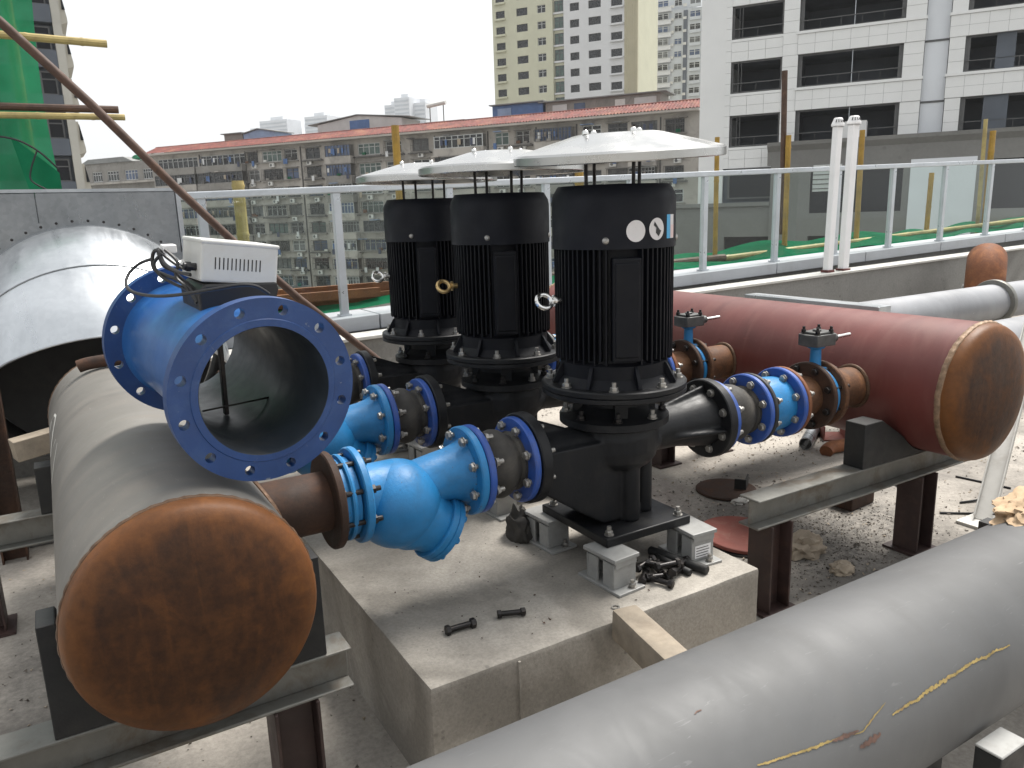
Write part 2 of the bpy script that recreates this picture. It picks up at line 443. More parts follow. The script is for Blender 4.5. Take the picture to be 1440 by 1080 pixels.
def net_mat(name, c, transp=.12):
    m = bpy.data.materials.new(name); m.use_nodes = True; nt = m.node_tree; nt.nodes.clear(); g = NT(nt)
    out = nt.nodes.new('ShaderNodeOutputMaterial')
    df = nt.nodes.new('ShaderNodeBsdfDiffuse'); tl = nt.nodes.new('ShaderNodeBsdfTranslucent'); tr = nt.nodes.new('ShaderNodeBsdfTransparent')
    n = g.noise(g.coord(), 3, 5)
    col = g.ramp(n, [(.3, tuple(x * .8 for x in c[:3]) + (1,)), (.7, tuple(min(1, x * 1.2) for x in c[:3]) + (1,))])
    nt.links.new(col, df.inputs[0]); nt.links.new(col, tl.inputs[0])
    m1 = nt.nodes.new('ShaderNodeMixShader'); m1.inputs[0].default_value = .5
    nt.links.new(df.outputs[0], m1.inputs[1]); nt.links.new(tl.outputs[0], m1.inputs[2])
    m2 = nt.nodes.new('ShaderNodeMixShader'); m2.inputs[0].default_value = transp
    nt.links.new(m1.outputs[0], m2.inputs[1]); nt.links.new(tr.outputs[0], m2.inputs[2])
    nt.links.new(m2.outputs[0], out.inputs[0]); return m
M['net'] = net_mat('green_safety_net', (.032, .25, .12, 1), .16)
M['net_dark'] = net_mat('dark_green_safety_net', (.015, .17, .085, 1), .06)

# ================================================================== the roof and its walls
ROOF_EDGE = 6.55
g_ = MB().box(-9, 30, -8, ROOF_EDGE, -.4, 0).build('roof_floor', M['roof_floor'], smooth=0)
tag(g_, kind='structure')
cg = MB().add([(-800, -800, -17), (800, -800, -17), (800, 800, -17), (-800, 800, -17)], [(0, 1, 2, 3)]).build('city_ground', M['city_ground'], smooth=0)
tag(cg, kind='structure')
pod = MB().box(-9, 30, -8, ROOF_EDGE - .05, -17, -.405).build('podium_building', M['far_concrete'], smooth=0)
tag(pod, 'grey concrete building under the roof the pumps stand on', 'building')

SL = .0275                                     # the parapet rises gently to the right
def zc(x): return .735 + SL * x
par = thing('parapet_wall', 'grey rendered parapet wall with pale coping blocks behind the pumps', 'wall')
def slab(x0, x1, y0, y1, zb0, zb1, zt0, zt1):
    return MB().add([(x0, y0, zb0), (x1, y0, zb1), (x1, y1, zb1), (x0, y1, zb0), (x0, y0, zt0), (x1, y0, zt1), (x1, y1, zt1), (x0, y1, zt0)],
                    [(0, 3, 2, 1), (4, 5, 6, 7), (0, 1, 5, 4), (1, 2, 6, 5), (2, 3, 7, 6), (3, 0, 4, 7)])
slab(-9, 26, 6.16, 6.50, 0, 0, zc(-9) - .125, zc(26) - .125).build('wall', M['parapet'], par, smooth=0)
x = -9.0; i = 0
while x < 26:
    w = 1.62
    slab(x + .006, x + w - .006, 6.10, 6.56, zc(x) - .122, zc(x + w) - .122, zc(x), zc(x + w)).build('coping_block', M['coping'], par, smooth=0, bevel=.008)
    x += w; i += 1
led = thing('gutter_upstand', 'low grey gutter upstand with a pale top edge in front of the parapet', 'wall')
def zl(x): return .635 + .0215 * x
slab(-9, 26, 5.78, 5.96, 0, 0, zl(-9) - .03, zl(26) - .03).build('wall', M['parapet'], led, smooth=0)
slab(-9, 26, 5.745, 5.99, zl(-9) - .028, zl(26) - .028, zl(-9), zl(26)).build('cap_strip', M['white_edge'], led, smooth=0, bevel=.006)

# glass railing
rail = thing('glass_railing', 'grey metal railing with clear glass panes along the parapet', 'railing')
px_ = [.0, 1.05, 2.09, 3.115, 4.14, 5.165, 6.19, 7.33, 8.41, 9.5, 10.66, 11.8, 12.95, 14.1, 15.25, 16.4]
post_me = MB().box(-.032, .032, -.03, .03, 0, 1.03).mesh('post', 0)
for x in px_:
    place('post', post_me, M['alu'], rail, (x, 6.26, zc(x) - .005), bevel=.004, seg=1)
for a, b in zip(px_[:-1], px_[1:]):
    slab(a + .045, b - .045, 6.255, 6.265, zc(a) + .06, zc(b) + .06, zc(a) + 1.0, zc(b) + 1.0).build('glass_pane', M['rail_glass'], rail, smooth=0)
slab(-.3, 16.6, 6.215, 6.305, zc(-.3) + 1.0, zc(16.6) + 1.0, zc(-.3) + 1.055, zc(16.6) + 1.055).build('top_rail', M['alu'], rail, smooth=0, bevel=.008)
for x in px_:
    MB().box(-.05, .05, -.045, .045, 0, .012).build('base_plate', M['alu'], rail, (x, 6.26, zc(x) + .001), smooth=0)

# ================================================================== concrete plinth
PZ = .361
def rough_block(x0, x1, y0, y1, z0, z1, nx, ny, nz, amp, name, mat, parent=None, seed=0):
    bm = bmesh.new()
    bmesh.ops.create_cube(bm, size=1)
    for v in bm.verts:
        v.co = Vector(((x0 + x1) / 2 + v.co.x * (x1 - x0), (y0 + y1) / 2 + v.co.y * (y1 - y0), (z0 + z1) / 2 + v.co.z * (z1 - z0)))
    bmesh.ops.bevel(bm, geom=list(bm.edges), offset=.01, segments=2, affect='EDGES', profile=.6)
    bmesh.ops.subdivide_edges(bm, edges=[e for e in bm.edges if e.calc_length() > .1], cuts=nx, use_grid_fill=True)
    for v in bm.verts:
        n = noise.noise_vector(v.co * 5 + Vector((seed, 0, 0))) * amp + noise.noise_vector(v.co * 22 + Vector((seed, 3, 0))) * amp * .45
        v.co += n
    me = bpy.data.meshes.new(name); bm.to_mesh(me); bm.free()
    for p in me.polygons: p.use_smooth = True
    me.set_sharp_from_angle(angle=radians(40))
    return place(name, me, mat, parent)
pl = rough_block(.722, 1.985, 1.70, 4.45, -.02, PZ, 40, 0, 0, .0022, 'concrete_plinth', M['plinth_top'])
tag(pl, 'long poured concrete plinth carrying the three black pumps', 'plinth')
fin_ = MB().box(.995, 1.003, 1.692, 1.701, .02, PZ - .012).build('form_seam', M['plinth_top'], None, smooth=0)
fin_.parent = pl

# ================================================================== bolts (shared meshes)
def hexa(mb, p, axis, R, t):
    return mb.lathe([(R * .9, 0), (R, t * .12), (R, t * .88), (R * .9, t)], p, axis, 6, True, True)
def bolt_mesh(L, r=.008):
    """bolt along +X, L is the clamped length starting at x=0"""
    mb = MB()
    hexa(mb, (-.012, 0, 0), (1, 0, 0), r * 1.75, .0105)
    mb.cyl((-.002, 0, 0), (0, 0, 0), r * 2.1, n=14)
    mb.cyl((0, 0, 0), (L + .03, 0, 0), r, n=10)
    mb.cyl((L, 0, 0), (L + .002, 0, 0), r * 2.1, n=14)
    hexa(mb, (L + .002, 0, 0), (1, 0, 0), r * 1.75, .012)
    return mb.mesh('bolt', 35)
def nut_mesh(r=.0078, up=.016):
    mb = MB()
    mb.cyl((0, 0, 0), (0, 0, .0025), r * 2.2, n=16)
    hexa(mb, (0, 0, .0025), (0, 0, 1), r * 1.75, .013)
    mb.cyl((0, 0, .015), (0, 0, .015 + up), r, n=10)
    return mb.mesh('bolt', 35)
B50 = bolt_mesh(.055); B70 = bolt_mesh(.075); B30 = bolt_mesh(.03); NUT = nut_mesh(); NUT_S = nut_mesh(.006, .012)
def bolt_ring(parent, me, x, R, n=8, mat=None, ph=pi / 8):
    for k in range(n):
        a = ph + 2 * pi * k / n
        place('bolt', me, mat or M['zinc'], parent, (x, R * cos(a), R * sin(a)), (a, 0, 0))
def flange_mb(x0, x1, R, ri, n=40):
    c = min(.004, (x1 - x0) * .2)
    return MB().lathe([(ri, 0), (R - c, 0), (R, c), (R, x1 - x0 - c), (R - c, x1 - x0), (ri, x1 - x0), (ri, 0)], (x0, 0, 0), (1, 0, 0), n)

# ================================================================== vertical in-line pump
def make_pump(Y, label):
    P = thing('vertical_pump', label, 'pump', (1.675, Y, PZ), group='black vertical in-line pumps on the plinth')
    bp = MB().box(-.188, .192, -.20, .20, .121, .152).build('base_plate', M['black_iron'], P, smooth=0, bevel=.004)
    for sx in (-.155, .158):
        for sy in (-.17, .17): place('bolt', NUT, M['zinc'], bp, (sx, sy, .152))
    LC = .429
    c = MB()
    c.lathe([(.02, -.085), (.13, -.08), (.150, -.055), (.158, -.02), (.158, .03), (.152, .055), (.15, .075), (.02, .078)], (0, 0, LC), (0, 0, 1), 40, True, True)
    c.sphere((.03, .02, LC - .01), .165, (1, 1, .42))
    c.lathe([(.125, 0), (.105, .035), (.09, .10), (.088, .18), (.10, .30)], (-.39, 0, LC - .02), (1, 0, 0), 32, True, True)
    c.prism([(-.37, LC + .03), (-.14, LC + .03), (.02, LC + .02), (.05, .158), (-.12, .158), (-.24, .235), (-.37, LC - .105)], -.098, .098)
    c.cyl((-.005, -.098, .15), (-.005, -.098, .40), .036, n=20)
    c.cyl((.09, -.055, .15), (.09, -.055, .40), .034, n=20)
    c.cyl((.09, .075, .15), (.09, .075, .40), .034, n=20)
    c.box(-.05, .085, -.06, .075, .15, .4)
    c.lathe([(.11, 0), (.078, .09), (.082, .2), (.108, .36)], (.08, 0, LC), (1, 0, 0), 32, True, True)
    c.prism([(.10, -.05), (.44, -.135), (.44, .135), (.10, .05)], LC - .03, LC - .014, 'xy')
    c.prism([(.12, LC), (.12, LC + .06), (.44, LC + .135), (.44, LC)], -.009, .009)
    c.prism([(-.385, LC), (-.385, LC + .135), (-.36, LC + .135), (-.15, LC + .05), (-.12, LC)], -.010, .010)
    cs = c.build('pump_casing', M['black_iron'], P, smooth=0)
    rm = cs.modifiers.new('remesh', 'REMESH'); rm.mode = 'VOXEL'; rm.voxel_size = .0065; rm.use_smooth_shade = True
    sm = cs.modifiers.new('smooth', 'SMOOTH'); sm.iterations = 2; sm.factor = .5
    f1 = flange_mb(-.402, -.362, .155, .09).build('inlet_flange', M['black_iron'], P, (0, 0, LC))
    f2 = flange_mb(.435, .475, .155, .09).build('outlet_flange', M['black_iron'], P, (0, 0, LC))
    # lantern between casing and motor
    l = MB()
    l.lathe([(.05, 0), (.185, 0), (.195, .006), (.195, .03), (.16, .036), (.13, .05), (.115, .07), (.115, .09), (.05, .09)], (0, 0, .497), (0, 0, 1), 48)
    for k in range(4):
        a = pi / 4 + k * pi / 2 + .3
        m = Matrix.Translation((.115 * cos(a), .115 * sin(a), 0)) @ Matrix.Rotation(a, 4, 'Z')
        l.box(-.03, .03, -.022, .022, .52, .612, m)
    l.lathe([(.06, 0), (.06, .06)], (0, 0, .555), (0, 0, 1), 24)
    ln = l.build('lantern', M['black_iron'], P)
    for k in range(8):
        a = k * pi / 4 + .2
        place('bolt', NUT, M['dark_steel'] if k % 3 else M['zinc'], ln, (.172 * cos(a), .172 * sin(a), .533))
    plug = MB().cyl((0, 0, 0), (0, 0, .012), .008, n=6).build('drain_plug', M['brass'], P, (.13 * cos(radians(-112)), .13 * sin(radians(-112)), .56), (0, radians(90), radians(-112)))
    # motor
    ff = MB()
    ff.lathe([(.10, 0), (.248, 0), (.255, .004), (.255, .018), (.250, .0205), (.255, .023), (.255, .038), (.25, .042), (.10, .042)], (0, 0, .611), (0, 0, 1), 64)
    mf = ff.build('motor_flange', M['black_iron'], P)
    for k in range(8):
        a = radians(-128) + k * pi / 4
        place('bolt', NUT, M['zinc'], mf, (.225 * cos(a), .225 * sin(a), .653))
    b = MB()
    b.lathe([(.12, 0), (.215, 0), (.205, .012), (.19, .03), (.188, .075), (.176, .085), (.176, .47), (.12, .47)], (0, 0, .652), (0, 0, 1), 64)
    for k in range(8):
        a = radians(-128) + pi / 8 + k * pi / 4
        m = Matrix.Rotation(a, 4, 'Z')
        b.prism([(.18, .655), (.228, .655), (.228, .662), (.196, .72), (.18, .73)], -.006, .006)
        nv = 12
        for j in range(len(b.v) - 10, len(b.v)): b.v[j] = tuple(m @ Vector(b.v[j]))
    b.build('motor_body', M['black_motor'], P)
    f = MB(); nf = 64
    for k in range(nf):
        a = 2 * pi * k / nf
        m = Matrix.Rotation(a, 4, 'Z')
        da = (math.degrees(a) + 128 + 180) % 360 - 180
        if abs(da - 12) < 14: continue
        h0 = .735 + (.012 if k % 2 else 0)
        f.box(.17, .204, -.0026, .0026, h0, 1.118, m)
    fo = f.build('cooling_fins', M['black_motor'], P, smooth=0); tag(fo, kind='stuff')
    am = radians(-128 + 12); tb = MB()
    m = Matrix.Rotation(am, 4, 'Z')
    tb.box(.165, .207, -.047, .047, .745, 1.085, m); tb.box(.2, .213, -.04, .04, .76, 1.07, m)
    tb.build('terminal_panel', M['black_motor'], P, smooth=0, bevel=.006)
    cw = MB().lathe([(.2, 0), (.209, 0), (.209, .155), (.205, .175), (.192, .197), (.188, .203), (.06, .205), (0.001, .205)], (0, 0, 1.112), (0, 0, 1), 72)
    co = cw.build('fan_cowl', M['cowl'], P)
    scr = MB().lathe([(.011, 0), (.011, .002), (.007, .006), (.001, .007)], (0, 0, 0), (1, 0, 0), 14).mesh('screw')
    for k in range(4):
        a = radians(-135) + k * pi / 2
        place('screw', scr, M['zinc'], co, (.209 * cos(a), .209 * sin(a), 1.14), (0, 0, a))
    e = MB()
    e.cyl((.195, 0, 0), (.235, 0, 0), .011, n=12); e.cyl((.222, 0, 0), (.228, 0, 0), .02, n=16)
    pts = [(.262 + .026 * cos(t), 0, .026 * sin(t)) for t in [2 * pi * k / 20 for k in range(21)]]
    e.tube(pts, .0085, 10, False)
    e.build('eye_bolt', M['chrome'], P, (0, 0, .942), (radians(35), 0, radians(-128 - 62)))
    return P

def make_hat(P, tilt, R=.352, dx=.02):
    h = MB().lathe([(R - .008, -.026), (R - .003, -.029), (R, -.026), (R, -.003), (R - .006, .004), (.145, .058), (.12, .062), (.001, .064)], (0, 0, 0), (0, 0, 1), 72)
    h.lathe([(R - .008, -.026), (R - .007, -.004), (.142, .052), (.001, .056)], (0, 0, 0), (0, 0, 1), 72)
    ho = h.build('rain_hat', M['stainless'], P, (dx, 0, 1.425), tilt, smooth=28)
    cn = MB().lathe([(.011, 0), (.011, .006), (.008, .011), (.003, .014), (.001, .0145)], (0, 0, 0), (0, 0, 1), 12, True).mesh('cap_nut')
    for k in range(4):
        a = radians(-128) + pi / 4 * .8 + k * pi / 2
        x, y = .11 * cos(a), .11 * sin(a)
        place('cap_nut', cn, M['chrome'], ho, (x - .02, y, .061))
        MB().cyl((x, y, 1.315), (x * 1.02, y * 1.02, 1.50), .0062, n=8).build('support_rod', M['dark_steel'], P)

PY = [2.12, 2.89, 3.64]
pumps = [make_pump(PY[0], 'nearest black vertical pump, with white round stickers on its motor cowl')]
pumps.append(copy_tree(pumps[0], None, (1.675, PY[1], PZ), 'middle black vertical pump of the three, with a yellowed eye bolt'))
pumps.append(copy_tree(pumps[0], None, (1.675, PY[2], PZ), 'farthest black vertical pump of the three, next to the railing'))
for c_ in pumps[1].children:
    if c_.name.startswith('eye_bolt'):
        c_.material_slots[0].link = 'OBJECT'; c_.material_slots[0].material = M['brass']
make_hat(pumps[0], (radians(2.6), radians(-3.4), 0))
make_hat(pumps[1], (radians(.6), radians(-.4), 0))
make_hat(pumps[2], (radians(.4), radians(0), 0))
# stickers on the nearest cowl
def cyl_patch(R, az, z, w, h, round_=False, n=18):
    mb = MB(); vs = []; fs = []
    if round_:
        vs.append((R * cos(az), R * sin(az), z))
        for k in range(28):
            t = 2 * pi * k / 28
            a = az + cos(t) * w / R
            vs.append((R * cos(a), R * sin(a), z + sin(t) * h))
        fs = [(0, 1 + k, 1 + (k + 1) % 28) for k in range(28)]
    else:
        for i in range(n + 1):
            a = az - w / R + 2 * w / R * i / n
            vs += [(R * cos(a), R * sin(a), z - h), (R * cos(a), R * sin(a), z + h)]
        fs = [(2 * i, 2 * i + 2, 2 * i + 3, 2 * i + 1) for i in range(n)]
    return mb.add(vs, fs)
cowl0 = [c_ for c_ in pumps[0].children if c_.name.startswith('fan_cowl')][0]
cyl_patch(.2098, radians(-108.5), 1.168, .032, .034, True).build('round_sticker', M['sticker'], cowl0)
cyl_patch(.2098, radians(-87), 1.172, .032, .035, True).build('round_sticker', M['sticker'], cowl0)
MB().add([(.2106 * cos(radians(a)), .2106 * sin(radians(a)), 1.172 + z) for a, z in ((-90, .024), (-84, -.002), (-82, -.006), (-85, -.024), (-88.5, -.012), (-88, .004), (-91, .012))], [tuple(range(7))]).build('torn_patch', M['black_plastic'], cowl0, smooth=0)
cyl_patch(.2098, radians(-70.5), 1.178, .011, .038).build('label_strip', M['sticker_blue'], cowl0)
cyl_patch(.2098, radians(-63.5), 1.178, .0135, .038).build('label_strip', M['sticker'], cowl0)
cyl_patch(.2104, radians(-63), 1.163, .011, .02).build('label_strip', M['sticker_pink'], cowl0)

# ================================================================== spring isolators
def make_iso(x, y, rz, label):
    T = thing('spring_isolator', label, 'isolator', (x, y, PZ), (0, 0, rz), 'grey spring isolators under the pump plates'); T.scale = (1.18, 1.12, 1.0)
    MB().box(-.05, .05, -.095, .095, 0, .010).build('foot_plate', M['iso_grey'], T, smooth=0, bevel=.002)
    h = MB()
    h.box(-.042, .042, -.062, -.052, .010, .098); h.box(-.042, -.034, -.052, -.012, .010, .098); h.box(.034, .042, -.052, -.012, .010, .098)
    h.box(-.042, .042, .052, .062, .010, .098); h.box(-.042, -.034, .012, .052, .010, .098); h.box(.034, .042, .012, .052, .010, .098)
    h.build('housing', M['iso_grey'], T, smooth=0, bevel=.002)
    t = MB(); t.box(-.047, .047, -.072, .072, .106, .120); t.box(-.04, .04, -.068, -.064, .085, .107); t.box(-.03, .03, -.03, .03, .085, .106)
    t.build('top_plate', M['iso_grey'], T, smooth=0, bevel=.003)
    sp = [(.022 * cos(q), .022 * sin(q), .012 + .075 * q / (8 * pi)) for q in [i * pi / 6 for i in range(49)]]
    MB().tube(sp, .004, 6).build('spring', M['dark_steel'], T)
    MB().cyl((0, 0, .01), (0, 0, .1), .011, n=12).build('adjusting_screw', M['zinc'], T)
    for s in (-1, 1): place('bolt', NUT_S, M['zinc'], T, (.012, s * .08, .010))
    return T
names = {(0, 0): 'front left', (1, 0): 'front right', (0, 1): 'rear left', (1, 1): 'rear right'}
pn = ['nearest', 'middle', 'farthest']
for i, Y in enumerate(PY):
    for sx in (0, 1):
        for sy in (0, 1):
            t_ = make_iso(1.675 + (-.175, .185)[sx], Y + (-.205, .185)[sy], radians((4, -3)[sx]),
                     'grey spring isolator under the %s corner of the %s pump plate' % (names[(sx, sy)], pn[i]))
            if i == 0 and (sx, sy) == (1, 0):
                lb = MB().box(-.03, .03, -.0635, -.0622, .022, .068).build('label_plate', M['white_paint'], t_, smooth=0)
                for q in range(4):
                    MB().box(-.026, .024 - .004 * (q % 2), -.0642, -.0636, .028 + q * .01, .0305 + q * .01).build('print_line', M['black_plastic'], lb, smooth=0)

# ================================================================== pipeline pieces on the left of each pump
LZ = .79
def rubber_joint(x0, x1, Y, label, group):
    T = thing('rubber_joint', label, 'rubber joint', (x0, Y, LZ), group=group)
    L = x1 - x0; ft = .024
    for a, s in ((0, 1), (L - ft, -1)):
        f = flange_mb(a, a + ft, .145, .088).build('flange', M['flange_blue'], T)
        if s == 1: bolt_ring(f, B70, -.042, .12)
        else: bolt_ring(f, B70, a - .012, .12)
    MB().lathe([(.088, ft - .002), (.098, ft), (.100, ft + .012), (.092, ft + .02), (.096, ft + .03), (.112, L * .5 - .018), (.116, L * .5), (.112, L * .5 + .018), (.096, L - ft - .03), (.092, L - ft - .02), (.1, L - ft - .012), (.098, L - ft), (.088, L - ft + .002)], (0, 0, 0), (1, 0, 0), 40).build('rubber_bellows', M['rubber'], T)
    return T
def y_strainer(Y, label):
    T = thing('y_strainer', label, 'strainer', (.683, Y, LZ), group='light blue strainers between header and pumps')
    fa = flange_mb(0, .024, .145, .07).build('flange', M['light_blue'], T)
    bolt_ring(fa, B70, -.052, .121, mat=M['dark_steel'])
    fb = flange_mb(.372, .398, .145, .07).build('flange', M['light_blue'], T)
    c = MB()
    c.lathe([(.10, 0), (.097, .02), (.095, .06), (.095, .12), (.06, .16)], (.018, 0, -.012), (1, 0, 0), 40, True, True)
    d = Vector((.80, -.05, -.60)).normalized()
    c.sphere((.142, -.004, -.056), .138, (1.0, 1, 1), 40, 24)
    c.lathe([(.12, .02), (.112, .08), (.096, .118), (.092, .16)], (.142, -.004, -.066), d, 40, True, True)
    c.tube([(.10, 0, -.05), (.17, 0, -.03), (.23, 0, -.012), (.28, 0, -.002), (.32, 0, 0), (.35, 0, 0), (.375, 0, 0)], [.082, .082, .08, .079, .083, .092, .105], 40)
    b = c.build('body', M['light_blue'], T, smooth=50)
    cp = Vector((.142, -.004, -.066)) + d * .145
    cv = MB().lathe([(.02, 0), (.104, 0), (.108, .003), (.108, .020), (.104, .0225), (.108, .025), (.108, .042), (.103, .045), (.001, .045)], cp, d, 40).build('cover', M['light_blue'], T)
    a, u, w = frame_from(d)
    hm = hexa(MB(), (0, 0, 0), (0, 0, 1), .011, .01).mesh('bolt')
    for k in range(8):
        q = 2 * pi * k / 8
        place('bolt', hm, M['light_blue'], cv, cp + d * .044 + (u * cos(q) + w * sin(q)) * .093, d.to_track_quat('Z', 'Y').to_euler())
    return T
def wafer_valve(x0, Y, label, neck=True, hand=False):
    T = thing('butterfly_valve', label, 'valve', (x0, Y, LZ), group='wafer butterfly valves in the pipelines')
    MB().lathe([(.075, 0), (.112, 0), (.118, .004), (.118, .016), (.128, .02), (.13, .026), (.128, .032), (.118, .036), (.118, .048), (.112, .052), (.075, .052), (.075, 0)], (0, 0, 0), (1, 0, 0), 44).build('body', M['light_blue'], T)
    n = MB()
    n.lathe([(.03, .1), (.024, .13), (.022, .2), (.036, .205), (.036, .215)], (.026, 0, 0), (0, 0, 1), 20, True, True)
    n.box(.012, .04, -.05, .05, .10, .125)
    n.build('neck', M['light_blue'], T, bevel=.002)
    gb = MB()
    gb.prism([(-.055, -.05), (.055, -.055), (.075, -.02), (.075, .035), (.04, .055), (-.055, .05), (-.07, 0)], .216, .266, 'xy')
    gb.prism([(-.045, -.04), (.045, -.045), (.06, -.015), (.06, .028), (.03, .045), (-.045, .04)], .266, .276, 'xy')
    gb.cyl((.07, -.015, .24), (.10, -.015, .24), .02, n=16)
    gb.cyl((0, 0, .275), (0, 0, .285), .018, n=16)
    go = gb.build('gearbox', M['gearbox'], T, (.026, 0, 0), bevel=.003)
    for (bx, by) in ((-.04, -.035), (.04, -.04), (.05, .03), (-.04, .035)): place('bolt', NUT_S, M['dark_steel'], go, (bx, by, .270))
    MB().cyl((.115, -.015, .24), (.225, -.015, .243), .0085, n=12).build('input_shaft', M['chrome'], T)
    return T
LA = {'j': 'black rubber joint with blue flanges on the inlet side of the %s pump',
      's': 'light blue strainer leading to the %s pump',
      'w': 'light blue wafer valve between the grey header and the %s strainer',
      'r': 'black rubber joint with blue flanges on the outlet side of the %s pump',
      'c': 'light blue check valve on the outlet line of the %s pump',
      'v': 'blue butterfly valve with dark gearbox by the red header, on the %s pump line'}
first = None
for i, Y in enumerate(PY):
    if i == 0:
        first = [rubber_joint(1.084, 1.272, Y, LA['j'] % pn[i], 'rubber joints with blue flanges'), y_strainer(Y, LA['s'] % pn[i])]
        rj = rubber_joint(2.152, 2.362, Y, LA['r'] % pn[i], 'rubber joints with blue flanges')
        cvv = thing('check_valve', LA['c'] % pn[i], 'valve', (2.366, Y, LZ), group='light blue check valves on the outlet lines')
        fa = flange_mb(0, .020, .145, .08).build('flange', M['dark_paint'], cvv)
        MB().lathe([(.1, .018), (.112, .02), (.112, .035), (.115, .06), (.115, .12), (.11, .165), (.1, .168)], (0, 0, 0), (1, 0, 0), 40).build('body', M['light_blue'], cvv)
        fb = flange_mb(.166, .190, .147, .08).build('flange', M['flange_blue'], cvv)
        bolt_ring(fb, B70, .150, .121)
        bv = wafer_valve(2.742, Y, LA['v'] % pn[i])
        wv = wafer_valve(.629, Y, LA['w'] % pn[i]); wv.rotation_euler = (radians(-112), 0, 0)
        first += [rj, cvv, bv, wv]
    else:
        for o, k in zip(first, 'jsrcvw'):
            copy_tree(o, None, (o.location.x, Y, o.location.z), LA[k] % pn[i])

# ================================================================== headers
def header(name, label, X, Y0, Y1, Z, R, shell, side, nozzle_len, flange_mat, capm):
    T = thing(name, label, 'pipe', (X, Y0, Z))
    L = Y1 - Y0
    MB().lathe([(R, 0), (R, L * .25), (R, L * .5), (R, L * .75), (R, L)], (0, 0, 0), (0, 1, 0), 96).build('shell', shell, T)
    prof = [(R * .999, .004), (R * 1.0, -.012), (R * .985, -.035), (R * .95, -.052), (R * .85, -.066), (R * .6, -.078), (R * .3, -.083), (.001, -.085)]
    MB().lathe(prof, (0, 0, 0), (0, 1, 0), 96).build('end_cap', capm, T)
    MB().lathe([(r, -t) for r, t in prof], (0, 0, 0), (0, 1, 0), 64).build('end_cap', capm, T, (0, L, 0))
    for yy in (0, L):
        w = MB(); n = 150; vs = []; fs = []
        for k in range(n):
            a = 2 * pi * k / n
            for j in range(6):
                q = pi * j / 5
                rr = R + (.0045 if side > 0 else .009) * (1 + .3 * sin(k * 2.1)) * sin(q) - .001
                t = yy + (.008 if side > 0 else .013) * cos(q) + .002 * noise.noise(Vector((cos(a) * 6, sin(a) * 6, yy)))
                vs.append((rr * cos(a), t, rr * sin(a)))
        for k in range(n):
            k2 = (k + 1) % n
            for j in range(5): fs.append((k * 6 + j, k2 * 6 + j, k2 * 6 + j + 1, k * 6 + j + 1))
        w.add(vs, fs).build('weld_seam', M['weld'] if side > 0 else M['weld_tan'], T)
    for Y in PY:
        zz = LZ - Z; x0 = side * sqrt(R * R - .1 * .1) * .96; x1 = x0 + side * nozzle_len
        nz = MB().lathe([(.088, 0), (.088, abs(x1 - x0))], (x0, Y - Y0, zz), (side, 0, 0), 36).build('nozzle', flange_mat[1], T)
        pts = []
        for k in range(41):
            a = 2 * pi * k / 40
            dz = .092 * sin(a) + zz; dy = .092 * cos(a)
            pts.append((side * sqrt(max(.001, R * R - dz * dz)) + side * .002, Y - Y0 + dy, dz))
        MB().tube(pts, .009, 8, False).build('weld_bead', M['weld'], nz)
        xa, xb = sorted((x1 - side * .024, x1))
        flange_mb(xa, xb, .145, .08).build('flange', flange_mat[0], T, (0, Y - Y0, zz))
    return T
gh = header('grey_header', 'grey primed header pipe with rusted end caps on the left', .183, 1.755, 3.98, .735, .272, M["grey_pipe_y"], 1, .202, (M['rust_dark'], M['rust_dark']), M['cap_rust'])
rh = header('red_header', 'large red primed header pipe with a rusted end cap on the right', 3.31, 1.72, 4.75, .795, .295, M['red_pipe'], -1, .25, (M['rust'], M['rust']), M['cap_rust'])

# rusty flanged stubs between check valve and butterfly valve
for i, Y in enumerate(PY):
    T = thing('flanged_stub', 'short rusted flanged stub beside the butterfly valve of the %s pump line' % pn[i], 'pipe stub', (2.557, Y, LZ), group='rusted flanged stubs')
    f = flange_mb(0, .022, .147, .08).build('flange', M['rust_orange'], T)
    MB().lathe([(.088, .02), (.09, .03), (.088, .165)], (0, 0, 0), (1, 0, 0), 36).build('pipe', M['rust'], T)
    f = flange_mb(.160, .184, .147, .08).build('flange', M['rust_dark'], T)
    bolt_ring(f, bolt_mesh(.105) if i == 0 else B_LONG, .154, .122, mat=M['dark_steel'])
    if i == 0: B_LONG = f.children[0].data

# ================================================================== steel frames under the headers
def ibeam(x0, x1, y, z1, H=.12, W=.10, tf=.009, tw=.007):
    return MB().box(x0, x1, y - W / 2, y + W / 2, z1 - tf, z1).box(x0, x1, y - W / 2, y + W / 2, z1 - H, z1 - H + tf).box(x0, x1, y - tw / 2, y + tw / 2, z1 - H + tf, z1 - tf)
def hpost(x, y, z0, z1, W=.12, t=.009):
    return MB().box(x - W / 2, x - W / 2 + t, y - W / 2, y + W / 2, z0, z1).box(x + W / 2 - t, x + W / 2, y - W / 2, y + W / 2, z0, z1).box(x - W / 2 + t, x + W / 2 - t, y - t / 2, y + t / 2, z0, z1)
def saddle(X, Z, R, side, top, out, y0, y1, zb):
    """welded cheek that follows the pipe from its top edge down to the beam"""
    tw = min(.115, out - sqrt(max(.0, R * R - (top - Z) ** 2)) - .005) if side > 0 or out < .45 else .115
    tw = max(tw, .035)
    pts = [(X + side * out, zb), (X + side * out, top), (X + side * (out - tw), top)]
    a0 = -radians(42)
    if (out - tw) < R * .99 and abs(top - Z) < .08: a0 = atan2(top - Z, R) - .12
    for k in range(0, 9):
        a = a0 + (-pi / 2 + .25 - a0) * k / 8
        pts.append((X + side * (R + .004) * cos(a), Z + (R + .004) * sin(a)))
    pts.append((X + side * .06, zb))
    return MB().prism(pts, y0, y1)
